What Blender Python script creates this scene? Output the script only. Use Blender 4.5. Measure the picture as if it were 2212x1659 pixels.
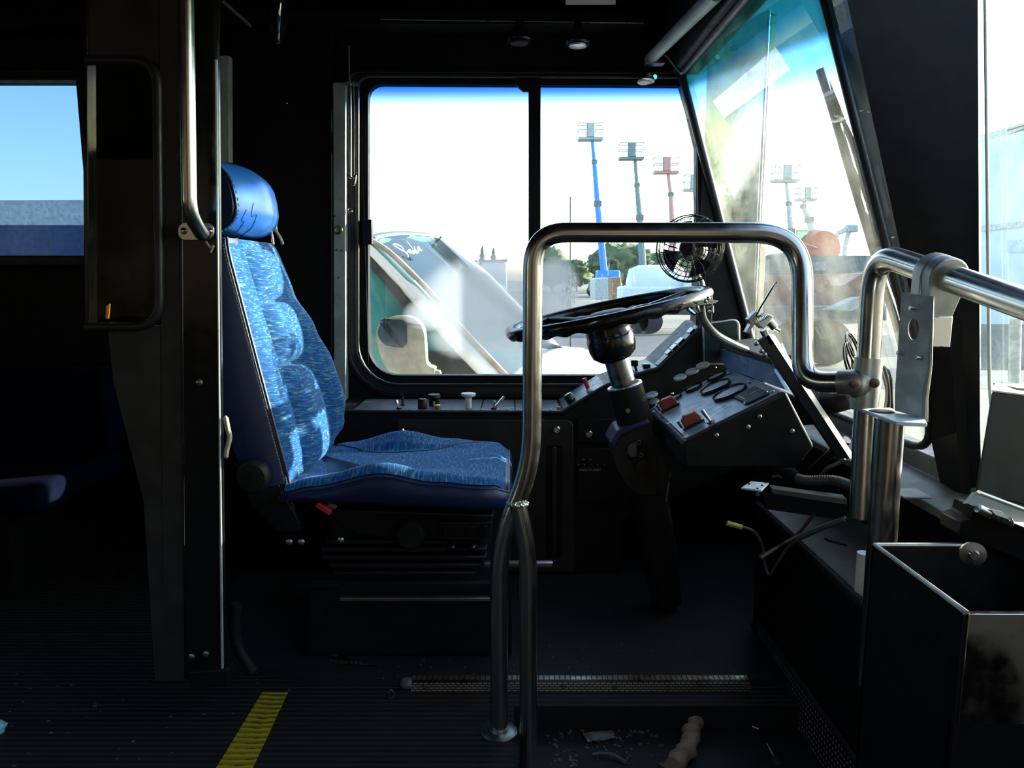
import bpy, bmesh, math, random
from mathutils import Vector, Matrix, noise
from mathutils.bvhtree import BVHTree
random.seed(11)
SC = bpy.context.scene
COL = SC.collection
for o in list(bpy.data.objects):
    bpy.data.objects.remove(o)

# ------------------------------------------------------------------ camera
W, H, F = 2212.0, 1659.0, 1600.0
PITCH = math.radians(8.4)
CAM = Vector((0, 0, 0.89))
cam = bpy.data.cameras.new('camera')
cam.sensor_fit = 'HORIZONTAL'
cam.sensor_width = 36.0
cam.lens = F / W * 36.0
cam.clip_start = 0.02
cam.clip_end = 600
camo = bpy.data.objects.new('camera', cam)
camo.location = CAM
camo.rotation_euler = (math.pi / 2 - PITCH, 0, 0)
COL.objects.link(camo)
SC.camera = camo

# ------------------------------------------------------------------ sky, sun, exposure
SUN_AZ, SUN_EL = math.radians(23), math.radians(15.5)      # azimuth from +X (bus front) towards +Y
world = bpy.data.worlds.new('sky')
SC.world = world
world.use_nodes = True
wn = world.node_tree.nodes
wl = world.node_tree.links
wn.clear()
sky = wn.new('ShaderNodeTexSky')
sky.sky_type = 'NISHITA'
sky.sun_disc = False
sky.sun_elevation = math.radians(22)
sky.sun_rotation = math.pi / 2 - SUN_AZ
sky.air_density = 1.0
sky.dust_density = 1.2
sky.ozone_density = 1.2
bg = wn.new('ShaderNodeBackground')
bg.inputs['Strength'].default_value = 0.85
wo = wn.new('ShaderNodeOutputWorld')
wl.new(sky.outputs[0], bg.inputs[0])
wl.new(bg.outputs[0], wo.inputs[0])

sun = bpy.data.lights.new('sun', 'SUN')
sun.energy = 19.0
sun.angle = math.radians(0.6)
sun.color = (1.0, 0.95, 0.85)
suno = bpy.data.objects.new('sun', sun)
sd = Vector((math.cos(SUN_EL) * math.cos(SUN_AZ), math.cos(SUN_EL) * math.sin(SUN_AZ), math.sin(SUN_EL)))
suno.rotation_euler = sd.to_track_quat('Z', 'Y').to_euler()
suno.location = sd * 30
COL.objects.link(suno)

SC.view_settings.view_transform = 'Standard'
SC.view_settings.look = 'None'
SC.view_settings.exposure = 0.0
SC.view_settings.gamma = 1.0
SC.view_settings.use_curve_mapping = False


# ------------------------------------------------------------------ geometry helpers
def ray(px, py):
    a = (px - W / 2) / F
    b = (py - H / 2) / F
    c, s = math.cos(PITCH), math.sin(PITCH)
    return Vector((a, c - b * s, -s - b * c))


def P(px, py, Y):
    d = ray(px, py)
    return CAM + d * (Y / d.y)


def PX(px, py, X):
    d = ray(px, py)
    return CAM + d * (X / d.x)


def PZ(px, py, Z):
    d = ray(px, py)
    return CAM + d * ((Z - CAM.z) / d.z)


def PL(px, py, p0, n):
    d = ray(px, py)
    return CAM + d * ((p0 - CAM).dot(n) / d.dot(n))


def poly(pts, Y):
    return [P(x, y, Y) for x, y in pts]


def lerp(a, b, t):
    return a + (b - a) * t


def interp(x, xs, ys):
    if x <= xs[0]:
        return ys[0]
    for i in range(1, len(xs)):
        if x <= xs[i]:
            t = (x - xs[i - 1]) / (xs[i] - xs[i - 1])
            t = t * t * (3 - 2 * t)
            return ys[i - 1] + (ys[i] - ys[i - 1]) * t
    return ys[-1]


def fillet(pts, rad, n=8):
    """round the inner corners of a polyline"""
    pts = [Vector(p) for p in pts]
    if not isinstance(rad, (list, tuple)):
        rad = [rad] * len(pts)
    out = [pts[0]]
    for i in range(1, len(pts) - 1):
        p = pts[i]
        u = (pts[i - 1] - p)
        v = (pts[i + 1] - p)
        d = min(rad[i], u.length * .49, v.length * .49)
        a = p + u.normalized() * d
        b = p + v.normalized() * d
        for k in range(n + 1):
            t = k / n
            w = 1.12
            q = (a * (1 - t) ** 2 + p * (2 * t * (1 - t) * w) + b * t * t) / ((1 - t) ** 2 + 2 * t * (1 - t) * w + t * t)
            out.append(q)
    out.append(pts[-1])
    return out


def smooth_path(pts, n=8):
    """Catmull-Rom through points"""
    pts = [Vector(p) for p in pts]
    e = [pts[0] * 2 - pts[1]] + pts + [pts[-1] * 2 - pts[-2]]
    out = []
    for i in range(1, len(e) - 2):
        p0, p1, p2, p3 = e[i - 1], e[i], e[i + 1], e[i + 2]
        for k in range(n):
            t = k / n
            out.append(.5 * (2 * p1 + (p2 - p0) * t + (2 * p0 - 5 * p1 + 4 * p2 - p3) * t * t + (3 * p1 - p0 - 3 * p2 + p3) * t ** 3))
    out.append(pts[-1])
    return out


def basis(axis):
    z = axis.normalized()
    x = Vector((0, 0, 1)).cross(z)
    if x.length < 1e-4:
        x = Vector((1, 0, 0))
    x.normalize()
    y = z.cross(x)
    return x, y, z


class MB:
    def __init__(self):
        self.v = []
        self.f = []

    def add(self, vs, fs):
        o = len(self.v)
        self.v += [tuple(p) for p in vs]
        self.f += [tuple(i + o for i in f) for f in fs]
        return self

    def hexa(self, p):
        return self.add(p, [(0, 3, 2, 1), (4, 5, 6, 7), (0, 1, 5, 4), (1, 2, 6, 5), (2, 3, 7, 6), (3, 0, 4, 7)])

    def box(self, c, s, R=None):
        c = Vector(c)
        hx, hy, hz = s[0] / 2, s[1] / 2, s[2] / 2
        p = [Vector(q) for q in ((-hx, -hy, -hz), (hx, -hy, -hz), (hx, hy, -hz), (-hx, hy, -hz), (-hx, -hy, hz), (hx, -hy, hz), (hx, hy, hz), (-hx, hy, hz))]
        if R is not None:
            p = [R @ q for q in p]
        return self.hexa([c + q for q in p])

    def span(self, a, b):
        a, b = Vector(a), Vector(b)
        return self.box((a + b) / 2, [abs(b[i] - a[i]) for i in range(3)])

    def prism(self, pts, vec):
        vec = Vector(vec)
        n = len(pts)
        vs = [Vector(p) for p in pts] + [Vector(p) + vec for p in pts]
        fs = [tuple(range(n - 1, -1, -1)), tuple(range(n, 2 * n))]
        fs += [(i, (i + 1) % n, n + (i + 1) % n, n + i) for i in range(n)]
        return self.add(vs, fs)

    def ring(self, outer, inner, vec):
        """frame between two equal-count loops, thickened by vec"""
        vec = Vector(vec)
        n = len(outer)
        o = [Vector(p) for p in outer]
        i_ = [Vector(p) for p in inner]
        vs = o + i_ + [p + vec for p in o] + [p + vec for p in i_]
        fs = []
        for k in range(n):
            j = (k + 1) % n
            fs += [(k, j, n + j, n + k), (2 * n + k, 3 * n + k, 3 * n + j, 2 * n + j),
                   (k, 2 * n + k, 2 * n + j, j), (n + k, n + j, 3 * n + j, 3 * n + k)]
        return self.add(vs, fs)

    def tube(self, pts, r, seg=14, closed=False, cap=True):
        pts = [Vector(p) for p in pts]
        q = [pts[0]]
        rr = [r[0]] if isinstance(r, (list, tuple)) else None
        for i, p in enumerate(pts[1:], 1):
            if (p - q[-1]).length > 1e-6:
                q.append(p)
                if rr is not None:
                    rr.append(r[i])
        pts = q
        if rr is not None:
            r = rr
        n = len(pts)
        tang = []
        for i in range(n):
            if closed:
                t = pts[(i + 1) % n] - pts[i - 1]
            else:
                t = pts[min(i + 1, n - 1)] - pts[max(i - 1, 0)]
            tang.append(t.normalized())
        x, y, z = basis(tang[0])
        vs = []
        for i in range(n):
            if i:
                ax = tang[i - 1].cross(tang[i])
                if ax.length > 1e-8:
                    R = Matrix.Rotation(tang[i - 1].angle(tang[i]), 3, ax.normalized())
                    x = R @ x
                    y = R @ y
            ri = r[i] if isinstance(r, (list, tuple)) else r
            for k in range(seg):
                a = 2 * math.pi * k / seg
                vs.append(pts[i] + (x * math.cos(a) + y * math.sin(a)) * ri)
        fs = []
        m = n if closed else n - 1
        for i in range(m):
            j = (i + 1) % n
            for k in range(seg):
                l = (k + 1) % seg
                fs.append((i * seg + k, i * seg + l, j * seg + l, j * seg + k))
        if cap and not closed:
            fs.append(tuple(range(seg - 1, -1, -1)))
            fs.append(tuple((n - 1) * seg + k for k in range(seg)))
        return self.add(vs, fs)

    def lathe(self, prof, origin, axis, seg=24, sx=1.0, sy=1.0):
        x, y, z = basis(Vector(axis))
        origin = Vector(origin)
        vs, fs = [], []
        for (r, h) in prof:
            r = max(r, 1e-5)
            for k in range(seg):
                a = 2 * math.pi * k / seg
                vs.append(origin + (x * math.cos(a) * sx + y * math.sin(a) * sy) * r + z * h)
        n = len(prof)
        for i in range(n - 1):
            for k in range(seg):
                l = (k + 1) % seg
                fs.append((i * seg + k, i * seg + l, (i + 1) * seg + l, (i + 1) * seg + k))
        fs.append(tuple(range(seg - 1, -1, -1)))
        fs.append(tuple((n - 1) * seg + k for k in range(seg)))
        return self.add(vs, fs)

    def cyl(self, a, b, r, seg=16, r2=None):
        a, b = Vector(a), Vector(b)
        return self.lathe([(r, 0), (r if r2 is None else r2, (b - a).length)], a, b - a, seg)

    def torus(self, c, axis, R, r, seg=32, s2=8):
        x, y, z = basis(Vector(axis))
        c = Vector(c)
        return self.tube([c + (x * math.cos(2 * math.pi * i / seg) + y * math.sin(2 * math.pi * i / seg)) * R for i in range(seg)], r, s2, closed=True)

    def grid(self, fn, nu, nv):
        vs = [fn(i / nu, j / nv) for i in range(nu + 1) for j in range(nv + 1)]
        fs = [(i * (nv + 1) + j, (i + 1) * (nv + 1) + j, (i + 1) * (nv + 1) + j + 1, i * (nv + 1) + j + 1) for i in range(nu) for j in range(nv)]
        return self.add(vs, fs)

    def loft(self, rings, cap=True):
        n = len(rings[0])
        vs = [p for r in rings for p in r]
        fs = []
        for i in range(len(rings) - 1):
            for k in range(n):
                l = (k + 1) % n
                fs.append((i * n + k, i * n + l, (i + 1) * n + l, (i + 1) * n + k))
        if cap:
            fs.append(tuple(range(n - 1, -1, -1)))
            fs.append(tuple((len(rings) - 1) * n + k for k in range(n)))
        return self.add(vs, fs)

    def ball(self, c, r, seg=16, rings=10, lump=0.0, freq=1.0):
        c = Vector(c)
        rx, ry, rz = (r, r, r) if not isinstance(r, (tuple, list)) else r
        rg = []
        for i in range(1, rings):
            th = math.pi * i / rings
            row = []
            for k in range(seg):
                ph = 2 * math.pi * k / seg
                d = Vector((math.sin(th) * math.cos(ph), math.sin(th) * math.sin(ph), math.cos(th)))
                m = 1.0
                if lump:
                    m += lump * noise.noise((d + c * .37) * freq) + lump * .6 * noise.noise((d + c * .11) * freq * 2.7)
                row.append(c + Vector((d.x * rx, d.y * ry, d.z * rz)) * m)
            rg.append(row)
        return self.loft(rg)

    def build(self, name, mat, parent=None, smooth=True, angle=38, bevel=0.0, seg=2):
        me = bpy.data.meshes.new(name)
        me.from_pydata(self.v, [], self.f)
        bm = bmesh.new()
        bm.from_mesh(me)
        bmesh.ops.recalc_face_normals(bm, faces=bm.faces)
        bm.to_mesh(me)
        bm.free()
        if smooth:
            me.polygons.foreach_set('use_smooth', [True] * len(me.polygons))
            me.set_sharp_from_angle(angle=math.radians(angle))
        me.materials.append(mat)
        o = bpy.data.objects.new(name, me)
        COL.objects.link(o)
        if parent is not None:
            attach(o, parent)
        if bevel:
            m = o.modifiers.new('bevel', 'BEVEL')
            m.width = bevel
            m.segments = seg
            m.limit_method = 'ANGLE'
            m.angle_limit = math.radians(40)
        return o


def chain_loc(p):
    t = Vector((0, 0, 0))
    while p is not None:
        t = t + p.location
        p = p.parent
    return t


def attach(o, parent):
    o.parent = parent
    root = parent
    while root.parent is not None:
        root = root.parent
    # every mesh is modelled in place; only the root Empty carries an offset
    if parent is root:
        o.matrix_parent_inverse = Matrix.Translation(-root.location)
    return o


def tag(o, label=None, cat=None, group=None, kind=None):
    if label:
        o['label'] = label
    if cat:
        o['category'] = cat
    if group:
        o['group'] = group
    if kind:
        o['kind'] = kind
    return o


def thing(name, label, cat, loc, group=None, kind=None):
    o = bpy.data.objects.new(name, None)
    o.empty_display_size = .05
    o.location = loc
    COL.objects.link(o)
    tag(o, label, cat, group, kind)
    return o


# ------------------------------------------------------------------ materials
class NT:
    def __init__(self, name):
        self.m = bpy.data.materials.new(name)
        self.m.use_nodes = True
        self.n = self.m.node_tree.nodes
        self.l = self.m.node_tree.links
        self.n.clear()
        self.out = self.n.new('ShaderNodeOutputMaterial')

    def new(self, t, **kw):
        nd = self.n.new(t)
        for k, v in kw.items():
            setattr(nd, k, v)
        return nd

    def link(self, a, b):
        self.l.new(a, b)

    def math(self, op, a, b=None, c=None, clamp=False):
        nd = self.n.new('ShaderNodeMath')
        nd.operation = op
        nd.use_clamp = clamp
        for i, x in enumerate((a, b, c)):
            if x is None:
                continue
            if isinstance(x, (int, float)):
                nd.inputs[i].default_value = x
            else:
                self.l.new(x, nd.inputs[i])
        return nd.outputs[0]

    def maprange(self, x, a, b, c=0.0, d=1.0, smooth=True):
        nd = self.n.new('ShaderNodeMapRange')
        nd.interpolation_type = 'SMOOTHSTEP' if smooth else 'LINEAR'
        nd.inputs['From Min'].default_value = a
        nd.inputs['From Max'].default_value = b
        nd.inputs['To Min'].default_value = c
        nd.inputs['To Max'].default_value = d
        self.l.new(x, nd.inputs['Value'])
        return nd.outputs['Result']

    def mix(self, fac, a, b):
        nd = self.n.new('ShaderNodeMix')
        nd.data_type = 'RGBA'
        for s, x in ((nd.inputs[0], fac), (nd.inputs[6], a), (nd.inputs[7], b)):
            if isinstance(x, (int, float)):
                s.default_value = x
            elif isinstance(x, tuple):
                s.default_value = (*x, 1.0)[:4]
            else:
                self.l.new(x, s)
        return nd.outputs[2]

    def coords(self, scale=(1, 1, 1), kind='Object'):
        tc = self.n.new('ShaderNodeTexCoord')
        mp = self.n.new('ShaderNodeMapping')
        mp.inputs['Scale'].default_value = scale
        self.l.new(tc.outputs[kind], mp.inputs[0])
        return mp.outputs[0]

    def noise(self, vec, scale=5, detail=3, rough=.5, dist=0.0):
        nd = self.n.new('ShaderNodeTexNoise')
        nd.inputs['Scale'].default_value = scale
        nd.inputs['Detail'].default_value = detail
        nd.inputs['Roughness'].default_value = rough
        nd.inputs['Distortion'].default_value = dist
        self.l.new(vec, nd.inputs['Vector'])
        return nd.outputs['Fac']

    def principled(self, color=(.5, .5, .5), rough=.5, metal=0.0, spec=.5, **kw):
        b = self.n.new('ShaderNodeBsdfPrincipled')
        for s, x in (('Base Color', color), ('Roughness', rough), ('Metallic', metal), ('Specular IOR Level', spec)):
            if isinstance(x, tuple):
                b.inputs[s].default_value = (*x, 1.0)[:4]
            elif isinstance(x, (int, float)):
                b.inputs[s].default_value = x
            else:
                self.l.new(x, b.inputs[s])
        for k, v in kw.items():
            b.inputs[k.replace('_', ' ')].default_value = v
        self.l.new(b.outputs[0], self.out.inputs[0])
        return b

    def bump(self, bsdf, height, strength=.3, dist=.002):
        nd = self.n.new('ShaderNodeBump')
        nd.inputs['Strength'].default_value = strength
        nd.inputs['Distance'].default_value = dist
        self.l.new(height, nd.inputs['Height'])
        self.l.new(nd.outputs[0], bsdf.inputs['Normal'])


def paint(name, col, rough=.5, metal=0.0, spec=.4, var=.25, scale=18, grime=None, bump=0.0, coat=0.0):
    t = NT(name)
    co = t.coords()
    n = t.noise(co, scale, 5, .6)
    f = t.maprange(n, .3, .7)
    dark = tuple(c * (1 - var) for c in col)
    light = tuple(min(1, c * (1 + var)) for c in col)
    c = t.mix(f, dark, light)
    if grime:
        g = t.maprange(t.noise(co, scale * 3.7, 6, .7), .62, .74)
        c = t.mix(g, c, grime)
    r = t.maprange(t.noise(co, scale * 2.3, 3), .2, .8, max(.03, rough - .08), min(1, rough + .1))
    b = t.principled(c, r, metal, spec)
    if coat:
        b.inputs['Coat Weight'].default_value = coat
        b.inputs['Coat Roughness'].default_value = .15
    if bump:
        t.bump(b, t.noise(co, scale * 25, 3), bump, .001)
    return t.m


M = {}
M['black_wall'] = paint('black wall paint', (.006, .0062, .0065), .5, spec=.18, bump=.15)
M['black_gloss'] = paint('black gloss panel', (.006, .006, .0055), .17, spec=.45)
M['pillar'] = paint('dark pillar plastic', (.007, .0065, .006), .42, spec=.12, bump=.1)
M['black_plastic'] = paint('black plastic', (.008, .008, .009), .35, spec=.3)
M['rubber'] = paint('black rubber', (.010, .010, .011), .42, spec=.5)
M['console'] = paint('charcoal console', (.012, .011, .010), .5, spec=.18, bump=.3, scale=30)
M['console_brown'] = paint('dusty charcoal sheet', (.024, .021, .018), .5, spec=.3, bump=.2)
M['dash_face'] = paint('blue grey instrument face', (.17, .215, .26), .34, spec=.5, grime=(.10, .12, .14))
M['riser'] = paint('sheet in blue window light', (.09, .19, .38), .4, spec=.5)  # blue light from the side window is put into this colour
M['switch_plate'] = paint('slate switch plate', (.075, .095, .10), .4, spec=.4, grime=(.2, .2, .18))
M['grey_post'] = paint('grey green painted steel', (.34, .38, .36), .4, spec=.5, grime=(.14, .14, .12), scale=12)
M['grey_plate'] = paint('galvanised plate', (.66, .76, .80), .38, metal=.15, grime=(.12, .12, .11), scale=25)
M['sill'] = paint('grey sill', (.10, .108, .095), .45, spec=.4, grime=(.08, .08, .07), scale=14)
M['shelf'] = paint('dirty grey shelf', (.10, .105, .095), .5, spec=.4, grime=(.03, .03, .03), scale=9)
M['cream'] = paint('cream edge', (.62, .60, .50), .5, var=.1)
M['white_plastic'] = paint('white plastic', (.72, .71, .66), .4, var=.08)
M['red'] = paint('red plastic', (.55, .03, .035), .4, var=.15)
M['red_guard'] = paint('red switch guard', (.30, .045, .03), .45, var=.15)

M['yellow_wire'] = paint('yellow sleeve', (.55, .58, .06), .45)
M['orange'] = paint('orange tag', (.75, .32, .02), .4)
M['chrome'] = paint('chrome', (.72, .72, .70), .12, metal=1.0, var=.05)
M['dull_metal'] = paint('dull steel', (.40, .40, .38), .32, metal=1.0, var=.15)
M['cast'] = paint('cast grey clamp', (.40, .40, .37), .38, metal=.9, bump=.05)
M['rust_screw'] = paint('rusty screw', (.09, .05, .03), .5, metal=.6)
M['brass'] = paint('brass', (.65, .52, .2), .3, metal=1.0)
M['skin_vinyl'] = paint('navy vinyl', (.006, .016, .055), .38, spec=.5, var=.15, bump=.12, scale=40)
M['tan_cloth'] = paint('tan cloth', (.30, .20, .13), .8, var=.25, bump=.5, scale=30)
M['blue_cloth'] = paint('dark blue cloth', (.02, .04, .16), .8)
M['tape'] = paint('old tape', (.35, .33, .24), .6)
M['wire_grey'] = paint('grey wire', (.06, .06, .06), .45)
M['wire_red'] = paint('dark red wire', (.10, .02, .018), .45)
M['wire_tan'] = paint('tan wire', (.20, .19, .13), .5)
M['bellows'] = paint('seat bellows', (.010, .010, .010), .5, spec=.3)
M['lens'] = paint('pale gauge lens', (.32, .36, .36), .25, spec=.6, var=.05)
M['teal_led'] = paint('teal lens', (.05, .55, .5), .3)
M['paper'] = paint('cream placard', (.42, .41, .33), .6, var=.05)


def m_led():
    t = NT('lit teal indicator')
    e = t.new('ShaderNodeEmission')
    e.inputs[0].default_value = (.12, .95, .85, 1)
    e.inputs[1].default_value = 1.2
    t.link(e.outputs[0], t.out.inputs[0])
    return t.m


M['led'] = m_led()


def m_steel():
    t = NT('brushed stainless tube')
    co = t.coords((1, 1, 1))
    n1 = t.noise(co, 6, 3)
    streak = t.noise(t.coords((40, 40, 40)), 1.0, 2)
    c = t.mix(n1, (.46, .43, .37), (.62, .60, .55))
    spots = t.maprange(t.noise(co, 120, 2), .76, .80)
    c = t.mix(spots, c, (.12, .10, .08))
    r = t.maprange(streak, .25, .75, .19, .27)
    b = t.principled(c, r, 1.0)
    return t.m


M['steel'] = m_steel()


def m_fabric(name, base, light, dark, fleck, kz=1.0, kx=0.0):
    """blue moquette with short wavy flecks running across the seat"""
    t = NT(name)
    tc = t.coords((1, 1, 1))
    # wavy displacement of the rows
    wob = t.noise(t.coords((14, 30, 14)), 1.0, 2)
    sep = t.new('ShaderNodeSeparateXYZ')
    t.link(tc, sep.inputs[0])
    rowc = t.math('ADD', t.math('MULTIPLY', sep.outputs[2], kz), t.math('MULTIPLY', sep.outputs[0], kx))
    rowc = t.math('ADD', rowc, t.math('MULTIPLY', wob, .010))
    comb = t.new('ShaderNodeCombineXYZ')
    t.link(t.math('MULTIPLY', rowc, 250.0), comb.inputs[0])
    t.link(t.math('MULTIPLY', sep.outputs[1], 32.0), comb.inputs[1])
    streak = t.noise(comb.outputs[0], 1.0, 2, .5)
    comb2 = t.new('ShaderNodeCombineXYZ')
    t.link(t.math('MULTIPLY', rowc, 430.0), comb2.inputs[0])
    t.link(t.math('MULTIPLY', sep.outputs[1], 56.0), comb2.inputs[1])
    comb2.inputs[2].default_value = 7.3
    streak2 = t.noise(comb2.outputs[0], 1.0, 1, .5)
    c = t.mix(t.maprange(streak, .40, .60), dark, base)
    c = t.mix(t.maprange(streak, .57, .66), c, light)
    c = t.mix(t.math('MULTIPLY', t.maprange(streak2, .62, .68), .85), c, fleck)
    c = t.mix(t.math('MULTIPLY', t.maprange(streak2, .36, .30), .7), c, tuple(x * .35 for x in dark))
    fuzz = t.noise(tc, 900, 2)
    c2 = t.mix(t.maprange(fuzz, .3, .7, .0, .28), c, tuple(x * .4 for x in dark))
    b = t.principled(c2, .85, 0, .25)
    b.inputs['Sheen Weight'].default_value = .25
    b.inputs['Sheen Roughness'].default_value = .4
    b.inputs['Sheen Tint'].default_value = (.3, .6, 1, 1)
    t.bump(b, fuzz, .45, .0015)
    return t.m


FAB = ((.012, .120, .345), (.028, .215, .47), (.006, .065, .225), (.22, .38, .20))
M['fabric'] = m_fabric('blue flecked moquette of the back', *FAB, 1.0, 0.12)
M['fabric_seat'] = m_fabric('blue flecked moquette of the cushion', *FAB, 0.0, 1.0)


def m_leather():
    t = NT('bright blue headrest vinyl')
    co = t.coords()
    n = t.noise(co, 9, 3)
    c = t.mix(n, (.012, .10, .36), (.018, .14, .44))
    b = t.principled(c, t.maprange(t.noise(co, 30, 3), .3, .7, .28, .38), 0, .5)
    t.bump(b, t.noise(co, 260, 2), .06, .001)
    return t.m


M['leather'] = m_leather()


def m_floor(name, col, dirx=False, scale=45, strength=.9, speck=.72, speckcol=(.12, .12, .11)):
    t = NT(name)
    co = t.coords()
    sep = t.new('ShaderNodeSeparateXYZ')
    t.link(co, sep.inputs[0])
    s = t.math('SINE', t.math('MULTIPLY', sep.outputs[0 if dirx else 1], scale * 2 * math.pi))
    n = t.noise(co, 14, 5, .65)
    c = t.mix(n, tuple(x * .55 for x in col), tuple(x * 1.5 for x in col))
    sp = t.maprange(t.noise(t.coords((55, 160, 55)), 1.0, 4, .75), speck, speck + .06)
    c = t.mix(t.math('MULTIPLY', sp, .6), c, speckcol)
    b = t.principled(c, .55, 0, .35)
    t.bump(b, s, strength, .003)
    return t.m


M['floor'] = m_floor('ribbed rubber floor', (.012, .012, .0115), False, 62)
M['platform'] = m_floor('scuffed platform floor', (.014, .014, .015), False, 1.3, .05, .66, (.16, .16, .155))
M['pit'] = m_floor('dirty stepwell floor', (.012, .011, .010), True, 1.7, .05, .66, (.14, .13, .11))


def m_nosing():
    t = NT('diamond tread aluminium')
    co = t.coords((1, 1, 1))
    br = t.new('ShaderNodeTexBrick')
    br.inputs['Scale'].default_value = 95
    br.inputs['Mortar Size'].default_value = .12
    br.inputs['Brick Width'].default_value = 1.1
    br.inputs['Row Height'].default_value = .42
    mp = t.new('ShaderNodeMapping')
    mp.inputs['Rotation'].default_value = (math.pi / 2, 0, 0)
    t.link(co, mp.inputs[0])
    t.link(mp.outputs[0], br.inputs['Vector'])
    r = t.maprange(t.noise(co, 30, 3), .3, .7, .25, .5)
    b = t.principled(t.mix(br.outputs['Fac'], (.30, .275, .22), (.05, .045, .04)), r, .9)
    t.bump(b, br.outputs['Fac'], .9, .002)
    return t.m


M['nosing'] = m_nosing()


def m_stripe():
    t = NT('ribbed yellow stripe')
    co = t.coords()
    sep = t.new('ShaderNodeSeparateXYZ')
    t.link(co, sep.inputs[0])
    wob = t.math('MULTIPLY', t.noise(t.coords((25, 3, 3)), 1.0, 2), .012)
    s = t.math('SINE', t.math('MULTIPLY', t.math('ADD', sep.outputs[1], wob), 62 * 2 * math.pi))
    wear = t.noise(t.coords((60, 60, 60)), 1.0, 4, .7)
    f = t.maprange(t.math('ADD', s, t.math('MULTIPLY', wear, 1.6)), 1.5, 1.95)
    c = t.mix(f, (.30, .25, .012), (.03, .026, .006))  # dark lines put the ribs' shading into the yellow, broken up by wear
    b = t.principled(c, .55, 0, .3)
    t.bump(b, s, .7, .003)
    return t.m


M['yellow'] = m_stripe()


def m_perf():
    t = NT('perforated black sheet')
    co = t.coords((1, 1, 1))
    vo = t.new('ShaderNodeTexVoronoi')
    vo.inputs['Scale'].default_value = 85
    vo.inputs['Randomness'].default_value = 0.12
    t.link(co, vo.inputs['Vector'])
    d = t.maprange(vo.outputs['Distance'], .20, .26)
    c = t.mix(d, (.30, .29, .26), (.010, .010, .010))
    t.principled(c, .35, 0, .5)
    return t.m


M['perf'] = m_perf()


def m_glass(name, tint=(.93, .96, .95), band=None, fog=None, dirt=.02, haze=0.0, refl=1.0, dirtcol=(.8, .8, .75), drops=None):
    """thin pane: transparent + mirror by view angle, shade band, condensation"""
    t = NT(name)
    geo = t.new('ShaderNodeNewGeometry')
    sep = t.new('ShaderNodeSeparateXYZ')
    t.link(geo.outputs['Position'], sep.inputs[0])
    col = None
    if band:
        z0, z1, c1, tilt, c2, z2, z3 = band
        q = t.math('SUBTRACT', sep.outputs[2], t.math('MULTIPLY', t.math('SUBTRACT', sep.outputs[1], 2.3), tilt))
        col = t.mix(t.maprange(q, z0, z1), tint, c1)
        if c2:
            col = t.mix(t.maprange(q, z2, z3), col, c2)
    tr = t.new('ShaderNodeBsdfTransparent')
    if col is None:
        tr.inputs[0].default_value = (*tint, 1)
    else:
        t.link(col, tr.inputs[0])
    gl = t.new('ShaderNodeBsdfGlossy')
    gl.inputs['Roughness'].default_value = .0
    lw = t.new('ShaderNodeLayerWeight')
    lw.inputs['Blend'].default_value = .5
    fr = t.math('ADD', .035 * min(1, refl + .1), t.math('MULTIPLY', t.math('POWER', lw.outputs['Facing'], 5.0), .8 * refl))
    ms = t.new('ShaderNodeMixShader')
    t.link(fr, ms.inputs[0])
    t.link(tr.outputs[0], ms.inputs[1])
    t.link(gl.outputs[0], ms.inputs[2])
    sh = ms.outputs[0]
    # dirt and condensation scatter light both ways
    df = t.new('ShaderNodeBsdfDiffuse')
    df.inputs[0].default_value = (*dirtcol, 1)
    tl = t.new('ShaderNodeBsdfTranslucent')
    tl.inputs[0].default_value = (*dirtcol, 1)
    m2 = t.new('ShaderNodeMixShader')
    m2.inputs[0].default_value = .75
    t.link(df.outputs[0], m2.inputs[1])
    t.link(tl.outputs[0], m2.inputs[2])
    co = t.coords()
    amount = t.math('MULTIPLY', t.maprange(t.noise(co, 7, 5, .65), .35, .75), dirt)
    if haze:
        amount = t.math('ADD', amount, haze)
    if fog:
        tot = None
        for (cx, cz, rx, rz, a) in fog:
            dx = t.math('DIVIDE', t.math('SUBTRACT', sep.outputs[0], cx), rx)
            dz = t.math('DIVIDE', t.math('SUBTRACT', sep.outputs[2], cz), rz)
            rr = t.math('ADD', t.math('MULTIPLY', dx, dx), t.math('MULTIPLY', dz, dz))
            rr = t.math('ADD', rr, t.math('MULTIPLY', t.math('SUBTRACT', t.noise(t.coords((1, 1, .45)), 7, 3), .5), .9))
            e = t.maprange(rr, 1.15, .1, 0, a)
            tot = e if tot is None else t.math('MAXIMUM', tot, e)
        amount = t.math('ADD', amount, tot, clamp=True)
    if drops:
        x0, x1, z0, z1, a = drops
        st = t.maprange(t.noise(t.coords((150, 1, 7)), 1.0, 3, .6), .56, .62)
        brk = t.maprange(t.noise(t.coords((90, 1, 60)), 1.0, 2), .42, .6)
        st = t.math('MULTIPLY', st, brk)
        wx = t.math('MULTIPLY', t.maprange(sep.outputs[0], x0 - .03, x0 + .03), t.maprange(sep.outputs[0], x1 + .05, x1 - .03))
        wz = t.math('MULTIPLY', t.maprange(sep.outputs[2], z0 - .03, z0 + .03), t.maprange(sep.outputs[2], z1 + .03, z1 - .02))
        st = t.math('MULTIPLY', t.math('MULTIPLY', st, a), t.math('MULTIPLY', wx, wz))
        amount = t.math('ADD', amount, st, clamp=True)
    m3 = t.new('ShaderNodeMixShader')
    t.link(amount, m3.inputs[0])
    t.link(sh, m3.inputs[1])
    t.link(m2.outputs[0], m3.inputs[2])
    t.link(m3.outputs[0], t.out.inputs[0])
    return t.m


def fogp(px, py, wpx, hpx, a, Y=2.34):
    c = P(px, py, Y)
    return (c.x, c.z, wpx * Y / F, hpx * Y / F, a)

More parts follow.
